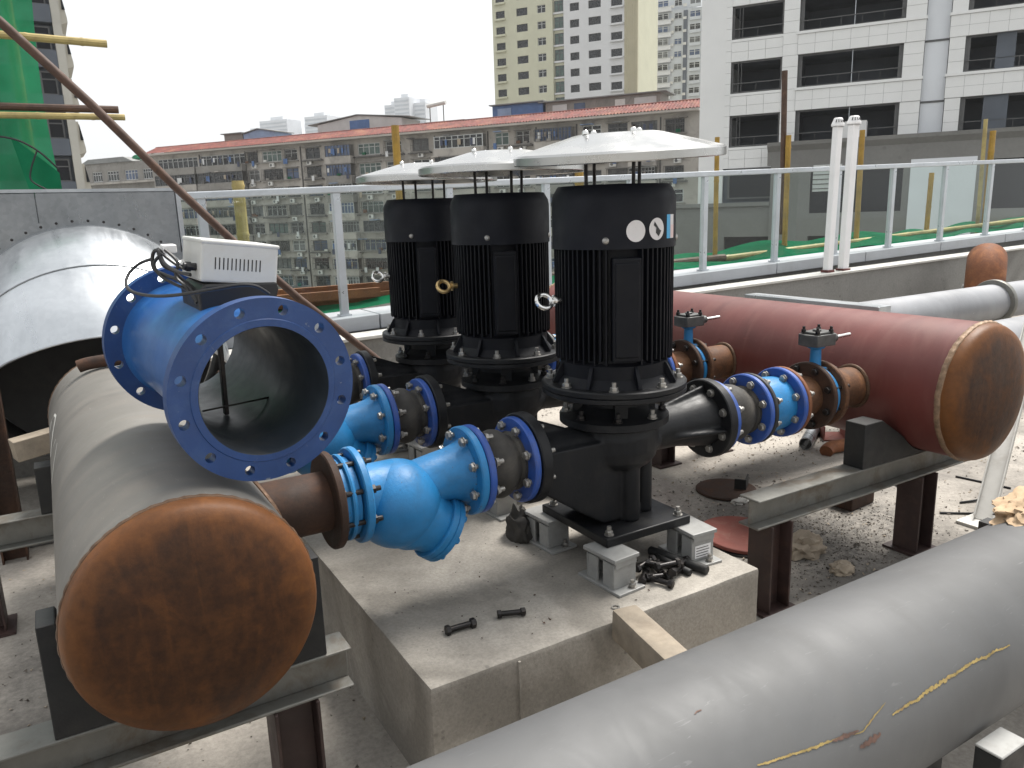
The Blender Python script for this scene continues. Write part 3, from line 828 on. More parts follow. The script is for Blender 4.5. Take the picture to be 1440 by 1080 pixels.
def frame(label, X, Z, R, y, x0, x1, posts, pm, stops, beam_mat):
    T = thing('support_frame', label, 'steel frame', group='steel frames carrying the headers')
    zt = Z - R - .001
    ibeam(x0, x1, y, zt).build('beam', beam_mat, T, smooth=0, bevel=.0025, seg=1)
    for p in posts:
        po = hpost(p, y, .012, zt - .121).build('post', pm, T, smooth=0, bevel=.002, seg=1)
        MB().box(p - .09, p + .09, y - .09, y + .09, .001, .012).build('base_plate', pm, po, smooth=0)
    for (side, top, out) in stops:
        saddle(X, Z, R, side, top, out, y - .05, y + .045, zt + .002).build('saddle_cheek', M['dark_paint'], T, smooth=0, bevel=.003, seg=1)
    return T
frame('grey steel beam frame under the near end of the grey header', .183, .735, .272, 1.905, -.75, .565, (.405, -.58), M['post_steel'], ((-1, .745, .315), (1, .745, .315)), M['galv_beam'])
frame('grey steel beam frame under the far end of the grey header', .183, .735, .272, 3.55, -.75, .6, (.42, -.40), M['post_steel'], ((-1, .66, .34), (1, .66, .34)), M['galv_beam'])
frame('dark-legged steel beam frame under the near end of the red header', 3.31, .795, .295, 1.94, 2.19, 3.80, (2.32, 3.30), M['post_steel'], ((-1, .695, .50), (1, .695, .40)), M['galv_beam'])
frame('steel beam frame under the far end of the red header', 3.31, .795, .295, 3.56, 2.7, 3.75, (3.20, 3.66), M['post_steel'], ((-1, .695, .42),), M['galv_beam'])

# ================================================================== flow meter lying across the grey header
fm = thing('flow_meter', 'large blue flanged flow meter with a grey electronics box, lying on the grey header', 'flow meter', (.403, 1.82, 1.205), (radians(4), 0, radians(6.4)))
FR, FI, FL = .222, .156, .70
def holed_flange(y0, y1, ro, ri, rc, rh, n=12, ph=0):
    mb = MB()
    def ringface(y, flip):
        for k in range(n):
            c0 = ph + 2 * pi * k / n; h = pi / n
            hx, hz = rc * cos(c0), rc * sin(c0)
            for s in (-1, 1):
                pts = []
                for j in range(5):
                    a = c0 + s * h * (1 - j / 4); pts.append((ri * cos(a), ri * sin(a)))
                for j in range(9):
                    t = c0 + pi + s * (-pi) * (j / 8)   # half of the hole, from its inner to its outer side
                    t = c0 + pi - s * pi * j / 8
                    pts.append((hx + rh * cos(t), hz + rh * sin(t)))
                for j in range(5):
                    a = c0 + s * h * j / 4; pts.append((ro * cos(a), ro * sin(a)))
                vs = [(p[0], y, p[1]) for p in pts]
                f = list(range(len(vs)))
                mb.add(vs, [f if (s > 0) != flip else f[::-1]])
    ringface(y0, False); ringface(y1, True)
    for r, nn in ((ro, n * 8), (ri, n * 8)):
        a = [(r * cos(ph + 2 * pi * k / nn), y0, r * sin(ph + 2 * pi * k / nn)) for k in range(nn)]
        b = [(p[0], y1, p[2]) for p in a]
        mb.add(a + b, [(k, (k + 1) % nn, nn + (k + 1) % nn, nn + k) for k in range(nn)])
    for k in range(n):
        c0 = ph + 2 * pi * k / n; hx, hz = rc * cos(c0), rc * sin(c0)
        a = [(hx + rh * cos(c0 + 2 * pi * j / 16), y0, hz + rh * sin(c0 + 2 * pi * j / 16)) for j in range(16)]
        b = [(p[0], y1, p[2]) for p in a]
        mb.add(a + b, [(j, (j + 1) % 16, 16 + (j + 1) % 16, 16 + j) for j in range(16)])
    return mb
for (a, b) in ((0, .032), (FL - .032, FL)):
    f = holed_flange(a, b, FR, FI, .196, .0125, 12, radians(14)).build('flange', M['meter_blue'], fm, smooth=30)
    yy = -.003 if a == 0 else FL
    MB().lathe([(FI, 0), (.172, 0), (.174, .003), (FI, .003)], (0, yy, 0), (0, 1, 0), 64).build('raised_face', M['meter_blue'], f)
MB().lathe([(.176, .032), (.168, .05), (.166, .07), (.166, FL - .07), (.168, FL - .05), (.176, FL - .032)], (0, 0, 0), (0, 1, 0), 72).build('pipe_body', M['meter_pipe_blue'], fm)
MB().lathe([(FI, -.003), (.153, .004), (.153, FL - .004), (FI, FL + .003)], (0, 0, 0), (0, 1, 0), 64).build('lining', M['meter_lining'], fm)
sb = MB(); sb.box(.0, .011, .34, .36, -.15, .15); sb.cyl((-.07, .30, -.115), (.115, .30, -.108), .0028, n=8)
sb.build('sensor_bar', M['dark_steel'], fm, bevel=.002)
nk = MB().prism([(-.055, .13), (.13, .13), (.15, .195), (.145, .215), (-.04, .222), (-.06, .2)], .27, .43, 'xz')
nk.build('bracket', M['black_plastic'], fm, smooth=0, bevel=.006)
bx = MB().box(-.098, .098, -.095, .095, -.052, .052)
tb_ = bx.build('electronics_box', M['cabinet'], fm, (.058, .372, .264), (radians(-2), radians(7.5), radians(-2)), smooth=0, bevel=.006)
MB().box(-.1005, .1005, -.0975, .0975, .044, .0545).build('lid', M['cabinet'], tb_, smooth=0, bevel=.004)
for k in range(12):
    MB().box(-.064 + k * .0103, -.0612 + k * .0103, -.0958, -.094, -.018, .012).build('vent_slot', M['black_plastic'], tb_, smooth=0)
MB().cyl((-.098, -.05, -.018), (-.128, -.05, -.018), .010, n=12).cyl((-.112, -.05, -.018), (-.122, -.05, -.018), .014, n=6).build('cable_gland', M['black_plastic'], tb_)
MB().cyl((-.098, .03, -.018), (-.122, .03, -.018), .010, n=12).cyl((-.108, .03, -.018), (-.117, .03, -.018), .014, n=6).build('cable_gland', M['chrome'], tb_)
def spl(pts, k=5):
    pts = [Vector(p) for p in pts]; out = []
    P = [pts[0]] + pts + [pts[-1]]
    for i in range(1, len(P) - 2):
        a, b, c, d = P[i - 1:i + 3]
        for j in range(k):
            t = j / k
            out.append(.5 * ((2 * b) + (c - a) * t + (2 * a - 5 * b + 4 * c - d) * t * t + (3 * b - a - 3 * c + d) * t ** 3))
    return out + [pts[-1]]
cb = [
    [(-.065, .30, .245), (-.085, .34, .25), (-.10, .40, .265), (-.108, .42, .297), (-.118, .435, .285), (-.12, .43, .25), (-.10, .40, .235), (-.08, .36, .225), (-.062, .32, .205), (-.058, .29, .175)],
    [(-.12, .435, .275), (-.145, .462, .262), (-.172, .464, .24), (-.19, .434, .216), (-.186, .393, .201), (-.157, .329, .196), (-.114, .256, .204), (-.048, .181, .222), (.01, .147, .232), (.046, .143, .226), (.075, .14, .205)],
    [(-.06, .39, .25), (-.09, .42, .28), (-.105, .43, .30), (-.1, .42, .26), (-.082, .387, .245), (-.072, .355, .228), (-.05, .32, .20), (-.05, .29, .17)],
    [(-.10, .41, .29), (-.12, .42, .265), (-.112, .41, .235), (-.088, .37, .215), (-.066, .33, .2), (-.055, .3, .165)],
    [(-.095, .40, .30), (-.075, .37, .27), (-.085, .36, .235), (-.07, .33, .21), (-.06, .3, .18)]]
for q, pth in enumerate(cb):
    MB().tube(spl(pth, 6), .0042 if q else .0048, 8).build('cable', M['cable'], fm)
MB().box(-.095, -.06, .42, .45, .288, .31).build('cable_tag', M['white_paint'], fm, smooth=0, bevel=.003)

# short rusted bar the meter is wedged on, chalk marks on the header
bar = MB().tube(spl([(.055, 3.69, 1.018), (.11, 3.68, 1.03), (.24, 3.64, 1.036), (.40, 3.58, 1.0)], 4), .027, 16).build('rusted_bar', M['rust_dark'])
tag(bar, 'short bent rusted bar lying on the grey header behind the flow meter', 'bar')
def on_header(a, y, r=.2735): return (.183 + r * cos(radians(a)), y, .735 + r * sin(radians(a)))
def ribbon(path, w, name, mat, parent):
    vs = []; fs = []
    for i, (a, y, ww) in enumerate(path):
        vs += [on_header(a - ww / .0047 * w, y - .004), on_header(a + ww / .0047 * w, y + .004)]
        if i: fs.append((2 * i - 2, 2 * i - 1, 2 * i + 1, 2 * i))
    o = MB().add(vs, fs).build(name, mat, None); o.parent = parent
    o.location = -Vector(parent.location); return o
ribbon([(164, 3.45, .4), (158, 3.52, 1), (151, 3.50, 1), (149, 3.42, 1), (155, 3.30, 1), (161, 3.18, 1), (166, 3.10, 1), (160, 3.08, 1), (152, 3.09, .5)], .006, 'chalk_mark', M['chalk'], gh)
ribbon([(150, 3.0, .3), (158, 2.86, .8), (166, 2.76, .5)], .004, 'chalk_mark', M['chalk'], gh)

# ================================================================== foreground pipe
FPY, FPZ, FPR = 1.036, .433, .22
fp = thing('foreground_pipe', 'large grey primed pipe with ochre scrapes crossing the foreground', 'pipe', (0, FPY, FPZ))
MB().lathe([(FPR, -2.0 + .5 * k) for k in range(17)], (0, 0, 0), (1, 0, 0), 112).build('shell', M['grey_pipe_x'], fp)
random.seed(21)
def scar(path, name, mat, wmax, r=FPR + .0012):
    n = 170; vs = []; fs = []
    for i in range(n + 1):
        t = i / n * (len(path) - 1); k = min(int(t), len(path) - 2); u = t - k
        X = path[k][0] * (1 - u) + path[k + 1][0] * u; A = path[k][1] * (1 - u) + path[k + 1][1] * u
        A += noise.noise(Vector((X * 25, 3, 0))) * .8
        env = sin(pi * min(1, max(0, .06 + .9 * i / n))) ** .5
        w1 = wmax * env * (.15 + 1.1 * abs(noise.noise(Vector((X * 60, 7, 1)))) + .5 * random.random())
        w2 = wmax * env * (.15 + 1.1 * abs(noise.noise(Vector((X * 55, 1, 9)))) + .5 * random.random())
        for a in (A - w1, A, A + w2):
            vs.append((X, r * cos(radians(a)), r * sin(radians(a))))
        if i:
            b = 3 * (i - 1)
            fs += [(b, b + 1, b + 4, b + 3), (b + 1, b + 2, b + 5, b + 4)]
    MB().add(vs, fs).build(name, mat, fp)
scar([(1.41, 153.8), (1.503, 152.7), (1.614, 151.4), (1.732, 150.6), (1.88, 152.5)], 'paint_scrape', M['ochre_scar'], 1.7)
scar([(1.02, 143.4), (1.103, 146.2), (1.201, 149.3), (1.29, 152)], 'paint_scrape', M['ochre_scar'], 1.2)
scar([(1.28, 152.5), (1.31, 153.6), (1.361, 149.4), (1.404, 146.5)], 'paint_scrape', M['ochre_scar'], .6)
scar([(1.29, 160), (1.32, 160), (1.36, 159.4)], 'paint_scrape', M['brown_scar'], 2.4)
scar([(1.22, 150), (1.26, 151.3), (1.30, 152)], 'paint_scrape', M['brown_scar'], 1.6, FPR + .0018)
scar([(.955, 110), (.965, 109.5), (.975, 109.8)], 'paint_scrape', M['brown_scar'], .8)
for X in (1.765, -1.2, 4.6):
    T = thing('pipe_bracket', {1.765: 'dark steel channel bracket holding the foreground pipe near the bottom right corner', -1.2: 'dark steel channel bracket of the foreground pipe outside the left edge', 4.6: 'dark steel channel bracket of the foreground pipe outside the right edge'}[X], 'bracket', (X, FPY, 0))
    MB().box(-.055, .055, -.285, -.277, .0, .345).box(-.055, -.047, -.277, -.224, .0, .345).box(.047, .055, -.277, -.224, 0, .345).build('channel', M['dark_paint'], T, smooth=0, bevel=.002, seg=1)
    MB().box(-.056, .056, -.286, -.223, .3455, .352).build('cap_plate', M['iso_grey'], T, smooth=0, bevel=.002, seg=1)
    MB().box(-.05, .05, -.10, .14, .005, .211).build('rest', M['dark_paint'], T, smooth=0)

# ================================================================== timber, loose bolts and bars on the plinth
tm = rough_block(-.043, .043, -.27, .27, -.05, .05, 14, 0, 0, .002, 'timber_batten', M['timber'])
tm.location = (1.335, 1.425, .352); tm.rotation_euler = (radians(1.5), 0, radians(-8))
tag(tm, 'sawn timber batten wedged between the plinth and the foreground pipe', 'timber')
lb = MB()
hexa(lb, (-.05, 0, 0), (1, 0, 0), .016, .014); lb.cyl((-.036, 0, 0), (.05, 0, 0), .0095, n=12); hexa(lb, (.032, 0, 0), (1, 0, 0), .016, .016)
LB = lb.mesh('loose_bolt', 35)
def loose(x, y, z, rz, ry, label, s=1.0, group=None):
    o = place('loose_bolt', LB, M['dark_steel'], None, (x, y, z), (random.uniform(0, 1), ry, rz), (s, s, s))
    return tag(o, label, 'bolt', group)
loose(.927, 1.918, PZ + .0145, radians(-3), 0, 'blackened steel bolt with nut lying near the plinth edge, left of the pair', 1.0)
loose(1.097, 1.902, PZ + .0145, radians(-22), 0, 'blackened steel bolt with nut lying near the plinth edge, right of the pair', .9)
random.seed(5)
k_ = 0
for (x, y, z, rz, ry) in [(1.60, 1.86, .015, 40, 0), (1.64, 1.83, .015, -20, 0), (1.67, 1.88, .015, 75, 0), (1.70, 1.82, .015, 5, 0), (1.66, 1.85, .042, -50, .1), (1.63, 1.89, .04, 10, -.1),
                          (1.72, 1.87, .015, -60, 0), (1.69, 1.80, .04, 30, .1), (1.62, 1.80, .015, -70, 0), (1.75, 1.84, .03, 20, .1), (1.65, 1.93, .015, 0, 0), (1.66, 1.81, .06, -10, 0)]:
    loose(x, y, PZ + z, radians(rz), ry, 'blackened steel bolt in the heap between the front isolators of the nearest pump', .95, 'heap of bolts under the nearest pump')
for (a, b, r, l) in [((1.745, 2.00), (1.80, 1.765), .0165, 'dark round steel bar lying beside the bolt heap, right of the pair'), ((1.735, 1.95), (1.745, 1.79), .0125, 'thinner dark round steel bar lying beside the bolt heap, left of the pair')]:
    o = MB().lathe([(r * .8, 0), (r, .004), (r, 1), (r * .8, 1.004)], (0, 0, 0), Vector((b[0] - a[0], b[1] - a[1], 0)), 16, True, True)
    L = sqrt((b[0] - a[0]) ** 2 + (b[1] - a[1]) ** 2)
    o = MB().lathe([(r * .8, 0), (r, .004), (r, L - .004), (r * .8, L)], (a[0], a[1], PZ + r + .001), Vector((b[0] - a[0], b[1] - a[1], 0)), 16, True, True).build('steel_bar', M['dark_paint'])
    tag(o, l, 'bar', 'round bars on the plinth')
wsh = MB().ring((1.40, 1.765, PZ + .001), (1.40, 1.765, PZ + .004), .014, .009, 20).build('washer', M['zinc']); tag(wsh, 'small zinc washer lying on the plinth by the front left isolator', 'washer')
# rubble lump behind the inlet flange
def lump(name, c, sx, sy, sz, seed, amp, mat, label, cat, sub=4, freq=2.5, flat=True):
    bm = bmesh.new(); bmesh.ops.create_icosphere(bm, subdivisions=sub, radius=1)
    for v in bm.verts:
        d = v.co.normalized()
        f = 1 + amp * noise.fractal(d * freq + Vector((seed, 0, 0)), 1.0, 2.0, 4)
        v.co = Vector((d.x * sx * f, d.y * sy * f, max(d.z * sz * f, -sz * .25) if flat else d.z * sz * f))
    me = bpy.data.meshes.new(name); bm.to_mesh(me); bm.free()
    for p in me.polygons: p.use_smooth = True
    me.set_sharp_from_angle(angle=radians(50))
    o = place(name, me, mat, None, (c[0], c[1], c[2] + sz * .25))
    return tag(o, label, cat)
lump('plastic_bag', (1.44, 2.40, PZ), .05, .07, .095, 3, .3, M['rubber'], 'crumpled dark plastic bag standing under the inlet of the nearest pump', 'bag')

# ================================================================== things on the roof floor
def disc(name, c, R, t, tilt, mat, label):
    o = MB().lathe([(.001, 0), (R - .004, 0), (R, .003), (R, t - .003), (R - .004, t), (.001, t)], (0, 0, 0), (0, 0, 1), 48).build(name, mat, None, c, tilt)
    return tag(o, label, 'steel disc')
disc('steel_disc', (3.16, 2.97, .004), .17, .014, (0, 0, 0), M['rust_dark'], 'dark rusted steel disc lying flat on the roof floor')
disc('steel_disc', (2.74, 2.46, .012), .205, .02, (radians(3), radians(2), 0), M['oxide_light'], 'large red-brown steel disc lying beside the plinth')
tag(MB().ring((2.76, 2.44, .0), (2.76, 2.44, .010), .222, .05, 48).build('rubber_sheet', M['black_plastic']), 'thin black rubber ring under the large red-brown disc', 'gasket')
o = MB().box(-.055, .055, -.004, .004, 0, .075).box(-.055, -.047, .004, .06, 0, .075).build('steel_offcut', M['dark_paint'], None, (3.27, 2.92, .002), (0, 0, radians(35)), smooth=0); tag(o, 'small dark angle offcut standing beside the rusted disc', 'offcut')
lump('rag', (3.10, 2.80, 0), .06, .03, .02, 31, .4, M['white_edge'], 'crumpled pale rag at the edge of the rusted disc', 'rag')
o = MB().lathe([(.042, 0), (.042, .62), (.036, .62), (.036, 0), (.042, 0)], (0, 0, 0), (.51, .30, 0), 24).build('pipe_offcut', M['galv'], None, (4.14, 3.21, .043)); tag(o, 'short length of galvanised pipe lying under the red header', 'pipe')
o = MB().box(-.1, .1, -.075, .075, 0, .01).box(-.1, .1, -.075, -.067, .01, .10).box(-.1, .1, .067, .075, .01, .10).build('channel_offcut', M['oxide_light'], None, (4.52, 3.29, .002), (0, 0, radians(48)), smooth=0, bevel=.002); tag(o, 'red-painted steel channel offcut on the floor under the red header', 'offcut')
o = MB().tube(spl([(4.14, 3.05, .03), (4.22, 3.06, .045), (4.5, 3.0, .045), (4.8, 2.95, .045)], 4), .042, 14).build('rusted_rod', M['rust_orange']); tag(o, 'orange rusted pipe stub lying on the floor behind the saddle', 'rod')
o = MB().box(-.11, .11, -.06, .06, 0, .11).build('steel_block', M['rust_dark'], None, (3.56, 2.44, .002), (0, 0, radians(5)), smooth=0, bevel=.006); tag(o, 'dark steel block on the floor seen below the beam', 'block')
lump('rag', (2.86, 2.20, 0), .11, .08, .07, 8, .38, M['rag'], 'dirty crumpled beige rag on the floor beside the frame leg', 'rag')
lump('stone', (2.83, 1.97, 0), .055, .045, .04, 15, .3, M['rag'], 'small pale stone on the floor behind the foreground pipe', 'stone')
lump('cloth', (2.52, 1.09, FPZ + FPR - .025), .16, .10, .055, 12, .34, M['sack'], 'crumpled tan cloth lying on top of the foreground pipe at the right edge', 'cloth', sub=5, freq=2.2)
br = thing('leaning_channel', 'pale galvanised channel leaning up at the right edge of the picture', 'channel', (3.86, 1.91, .015))
d = Vector((.62, .20, .62)); a, u, w = frame_from(d)
bm_ = Matrix((u, w, a)).transposed().to_4x4()
MB().box(-.045, .045, -.004, .004, 0, 1.6, bm_).box(-.045, -.038, .004, .04, 0, 1.6, bm_).box(.038, .045, .004, .04, 0, 1.6, bm_).build('channel', M['white_edge'], br, smooth=0, bevel=.002, seg=1)
MB().box(-.11, .11, -.08, .08, -.015, 0).build('foot_plate', M['white_edge'], br, smooth=0)
MB().box(-.10, -.02, -.09, .03, -.014, .05).build('foot_block', M['dark_paint'], br, (-.05, -.08, 0), smooth=0)
o = MB().box(-.05, .05, -.05, .05, 0, 1.2).build('steel_post', M['white_edge'], None, (4.75, 2.02, 0), smooth=0, bevel=.004); tag(o, 'pale upright steel post at the right edge behind the leaning channel', 'post')
random.seed(3)
for pts, l in [([(4.02, 2.12, .006), (4.15, 2.08, .01), (4.30, 2.11, .012), (4.42, 2.2, .006)], 'thin dark curved wire on the floor below the red header cap'),
               ([(4.40, 2.36, .006), (4.43, 2.2, .006), (4.45, 2.08, .006)], 'thin straight dark wire offcut beside the curved wire'),
               ([(3.80, 2.10, .006), (3.9, 2.02, .006), (3.95, 1.98, .006)], 'short dark wire offcut near the foot of the leaning channel'),
               ([(3.95, 2.40, .006), (4.05, 2.55, .006), (4.10, 2.6, .006)], 'short dark wire offcut under the red header cap')]:
    tag(MB().tube(spl(pts, 5), .006, 6).build('wire_offcut', M['black_plastic']), l, 'wire')
# grit and crumbs
gm = MB()
def crumb(x, y, s):
    vs = [(x + random.uniform(-s, s), y + random.uniform(-s, s), random.uniform(0, s)) for _ in range(5)]
    gm.add(vs, [(0, 1, 2), (0, 2, 3), (0, 3, 4), (0, 4, 1), (1, 2, 3), (1, 3, 4)])
for _ in range(9500):
    x = random.uniform(2.05, 6.5); y = random.uniform(1.3, 5.3)
    dn = noise.noise(Vector((x * 1.1, y * 1.1, 2.0)))
    if dn < .06 and random.random() < .88: continue
    crumb(x, y, random.choice((.003, .004, .004, .006, .008, .011)))
for _ in range(4200):
    crumb(random.gauss(3.05, .42), random.gauss(2.25, .32), random.choice((.002, .003, .003, .005, .007)))
for _ in range(900):
    crumb(random.uniform(-1.5, .72), random.uniform(1.3, 5), random.choice((.004, .006, .01)))
tag(gm.build('grit', M['grit'], smooth=0), 'scattered dark grit, chips and crumbs over the roof floor', 'grit', kind='stuff')
gm = MB()
for _ in range(1500):
    crumb(random.uniform(2.05, 5.5), random.uniform(1.3, 5), random.choice((.005, .008, .012)))
for _ in range(500):
    crumb(random.uniform(-1.5, .72), random.uniform(1.3, 5), random.choice((.005, .008)))
tag(gm.build('mortar_chips', M['rag'], smooth=0), 'scattered pale mortar chips over the roof floor', 'grit', kind='stuff')
gm = MB()
for _ in range(140):
    x, y = random.uniform(.78, 1.95), random.uniform(1.75, 2.6)
    s = random.choice((.002, .003, .005))
    vs = [(x + random.uniform(-s, s), y + random.uniform(-s, s), PZ + random.uniform(0, s)) for _ in range(5)]
    gm.add(vs, [(0, 1, 2), (0, 2, 3), (0, 3, 4), (0, 4, 1), (1, 2, 3), (1, 3, 4)])
tag(gm.build('plinth_grit', M['rust_dark'], smooth=0), 'fine dark crumbs scattered on the plinth top', 'grit', kind='stuff')

# things at the far left under and behind the grey header
o = hpost(-.33, 4.32, 0, .98, .11).build('brown_post', M['rust_dark'], None, smooth=0); tag(o, 'rust brown steel post behind the far end of the grey header', 'post')
o = MB().box(-.16, .16, -.05, .05, -.05, .05).build('timber_offcut', M['timber'], None, (-.10, 4.20, .60), (0, radians(-6), radians(14)), smooth=0, bevel=.004); tag(o, 'yellowish timber offcut between the brown post and the grey header', 'timber')
rough_block(-1.6, .1, 4.42, 4.60, 0, .13, 10, 0, 0, .004, 'tarred_kerb', M['parapet'])
tag(bpy.data.objects['tarred_kerb'], 'low stained kerb behind the grey header supports', 'kerb')

# pipes and beams behind the red header
o = thing('branch_pipe', 'pale grey pipe with an end ring running right behind the red header', 'pipe', (0, 4.42, .50))
MB().lathe([(.19, 3.55), (.19, 5.5), (.19, 7.2), (.19, 8.62)], (0, 0, 0), (1, 0, 0), 64).build('shell', M['far_pipe'], o)
MB().lathe([(.185, 0), (.236, 0), (.24, .01), (.24, .05), (.236, .06), (.185, .06)], (8.60, 0, 0), (1, 0, 0), 56).build('end_ring', M['galv_beam'], o)
MB().lathe([(.19, 8.66), (.19, 11)], (0, 0, 0), (1, 0, 0), 64).build('shell', M['far_pipe'], o)
o = thing('branch_pipe', 'pale grey pipe just behind the rusted cap of the red header', 'pipe', (0, 3.15, .46))
MB().lathe([(.20, 3.55), (.20, 6), (.20, 11)], (0, 0, 0), (1, 0, 0), 64).build('shell', M['far_pipe'], o)
el = thing('rusted_elbow', 'orange rusted pipe elbow standing behind the grey pipes at the right', 'elbow', (9.72, 5.10, .40), (0, radians(-8), radians(28)))
for nm, r_, m_ in (('shell', .215, 'rust_orange'), ('inside', .205, 'rust_dark')):
    MB().tube([(.30 - .30 * cos(radians(q)), 0, .12 + .30 * sin(radians(q))) for q in (0, 30, 60, 90)], r_, 32, False).build(nm, M[m_], el)
MB().box(-.24, .24, -.24, .24, -.40, .11).build('support_block', M['dark_paint'], el, smooth=0)
o = MB().box(4.93, 5.07, 3.28, 4.5, .80, .875).build('galvanised_channel', M['galv'], None, smooth=0, bevel=.004); tag(o, 'pale galvanised channel behind the red header, beside the gutter', 'channel')
for yy in (3.35, 4.35):
    o2 = MB().box(4.96, 5.04, yy, yy + .08, 0, .799).build('support_leg', M['galv'], None, smooth=0); o2.parent = o

# ================================================================== galvanised exhaust duct
du = thing('exhaust_duct', 'galvanised sheet duct with a round cowl bending down at the left edge', 'duct', (.2, 5.2, 0))
MB().box(-2.9, -.204, 0, .48, .42, 1.787).build('plenum_panel', M['galv_dark'], du, smooth=0, bevel=.004)
MB().box(-.203, .528, -.006, .48, .42, 1.787).build('plenum_panel', M['galv_dark'], du, smooth=0, bevel=.004)
MB().box(.530, .556, -.02, .50, .40, 1.80).build('corner_angle', M['galv'], du, smooth=0)
MB().box(-2.9, .529, -.012, .012, 1.7875, 1.806).build('top_seam', M['galv'], du, smooth=0)
def duct_rings(r, k=12):
    rings = []
    for i in range(k + 1):
        t = i / k; al = radians(50) * t
        c = Vector((0, -.40 * sin(t * pi / 2) , .93 - .30 * (1 - cos(t * pi / 2))))
        rings.append((c, Vector((0, -sin(al), cos(al)))))
    return rings
def duct_surf(r, off=0.0, k=12, n=72):
    vs = []; fs = []; R = duct_rings(r, k)
    for c, uu in R:
        for j in range(n):
            q = 2 * pi * j / n
            vs.append(c + Vector((1, 0, 0)) * (r * cos(q)) + uu * (r * sin(q)))
    for i in range(k):
        for j in range(n):
            j2 = (j + 1) % n; fs.append((i * n + j, i * n + j2, (i + 1) * n + j2, (i + 1) * n + j))
    return MB().add(vs, fs)
duct_surf(.67).build('round_cowl', M['galv_bright'], du)
for i_ in (1, 7):
    c, uu = duct_rings(.67)[i_]
    MB().tube([c + Vector((1, 0, 0)) * (.671 * cos(q)) + uu * (.671 * sin(q)) for q in [2 * pi * j / 72 for j in range(73)]], .004, 6, False).build('gore_seam', M['galv_dark'], du)
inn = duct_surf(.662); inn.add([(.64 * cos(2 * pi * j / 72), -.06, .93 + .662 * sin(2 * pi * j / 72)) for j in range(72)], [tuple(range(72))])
inn.build('lining', M['dark_paint'], du)  # added dark skin closing the cowl: the duct's inner shade put into colour
MB().lathe([(.67, -.016), (.72, -.016), (.72, -.009), (.67, -.009)], (0, 0, .93), (0, 1, 0), 72).build('collar', M['galv_dark'], du)
rv = MB().lathe([(.008, 0), (.006, -.004), (.001, -.006)], (0, 0, 0), (0, 1, 0), 10).mesh('rivet')
for k in range(16):
    q = radians(40 + k * 100 / 15)
    place('rivet', rv, M['dark_steel'], du, (.696 * cos(q), -.016, .93 + .696 * sin(q)))
c, uu = duct_rings(.67)[-1]
MB().tube([c + Vector((1, 0, 0)) * (.67 * cos(q)) + uu * (.67 * sin(q)) for q in [2 * pi * j / 72 for j in range(73)]], .006, 8, False).build('rim_hem', M['galv'], du)

# long rusted pole leaning across
o = MB().tube([(-.75, 4.5, 3.18), (-.03, 4.5, 2.533), (.30, 4.5, 2.18), (.64, 4.5, 1.78), (.92, 4.5, 1.468), (1.24, 4.5, 1.14), (1.67, 4.5, .745), (2.35, 4.46, .03)], .022, 14).build('scaffold_pole', M['rust_pole']); tag(o, 'long rusted scaffold pole leaning diagonally behind the flow meter', 'pole')

# ================================================================== scaffolding beyond the parapet
def pole(p0, p1, r, mat, label, name='bamboo_pole', n=10, knots=True):
    p0 = Vector(p0); p1 = Vector(p1); L = (p1 - p0).length; prof = []
    t = 0
    while t < L:
        prof += [(r, t), (r, min(L, t + .36)), (r * 1.12, min(L, t + .38)), (r, min(L, t + .40))] if knots else [(r, t), (r, min(L, t + .4))]
        t += .41
    prof = [q for i, q in enumerate(prof) if i == 0 or q[1] > prof[i - 1][1]]
    o = MB().lathe(prof, p0, p1 - p0, n, True, True).build(name, mat); return tag(o, label, 'pole', 'scaffold poles beyond the parapet')
pole((7.16, 7.0, -3), (7.11, 7.0, 2.40), .029, M['bamboo'], 'ochre pole beyond the railing, by the right rim of the nearest rain hat')
pole((8.43, 7.0, -3), (8.37, 7.0, 2.45), .034, M['bamboo'], 'ochre pole beyond the railing, with a dark tall pole tied to it')
pole((8.41, 7.07, 1.2), (8.35, 7.09, 3.24), .036, M['rust_pole'], 'tall dark pole rising before the white building', 'scaffold_pole', knots=False)
pole((9.92, 7.0, -3), (9.86, 7.0, 2.55), .036, M['bamboo'], 'ochre pole beyond the railing, just right of the white vents')
pole((13.2, 7.0, -3), (13.13, 7.0, 2.62), .045, M['bamboo'], 'ochre pole beyond the railing near the right edge, thickest of the row')
pole((13.08, 7.06, .5), (13.02, 7.07, 2.80), .03, M['bamboo_pale'], 'pale thin pole tied to the thickest ochre pole')
pole((11.5, 7.0, -3), (11.57, 7.0, 1.98), .036, M['bamboo'], 'short ochre pole behind the glass, left of the thickest pole')
pole((1.47, 7.0, -3), (1.49, 7.0, 1.93), .05, M['bamboo_pale'], 'mossy yellow pole behind the glass at the left')
pole((2.99, 7.0, -3), (2.96, 7.0, 2.42), .036, M['bamboo'], 'ochre pole before the old building, left of the far rain hat')
pole((5.12, 7.05, -3), (5.1, 7.05, 2.3), .05, M['bamboo'], 'ochre pole half hidden behind the nearest rain hat')
pole((-.5, 6.95, .80), (7.2, 6.92, .97), .045, M['rust_pole'], 'brown horizontal pole behind the left railing panes', 'scaffold_pole', knots=False)
pole((6.9, 6.92, .95), (16, 6.92, 1.27), .036, M['bamboo_pale'], 'pale brown horizontal pole behind the right railing panes')
def sheet(fn, nu, nv, name, mat, label, cat, thick=0):
    vs = [fn(i / nu, j / nv) for i in range(nu + 1) for j in range(nv + 1)]
    fs = [(i * (nv + 1) + j, (i + 1) * (nv + 1) + j, (i + 1) * (nv + 1) + j + 1, i * (nv + 1) + j + 1) for i in range(nu) for j in range(nv)]
    o = MB().add(vs, fs).build(name, mat, smooth=60)
    return tag(o, label, cat)
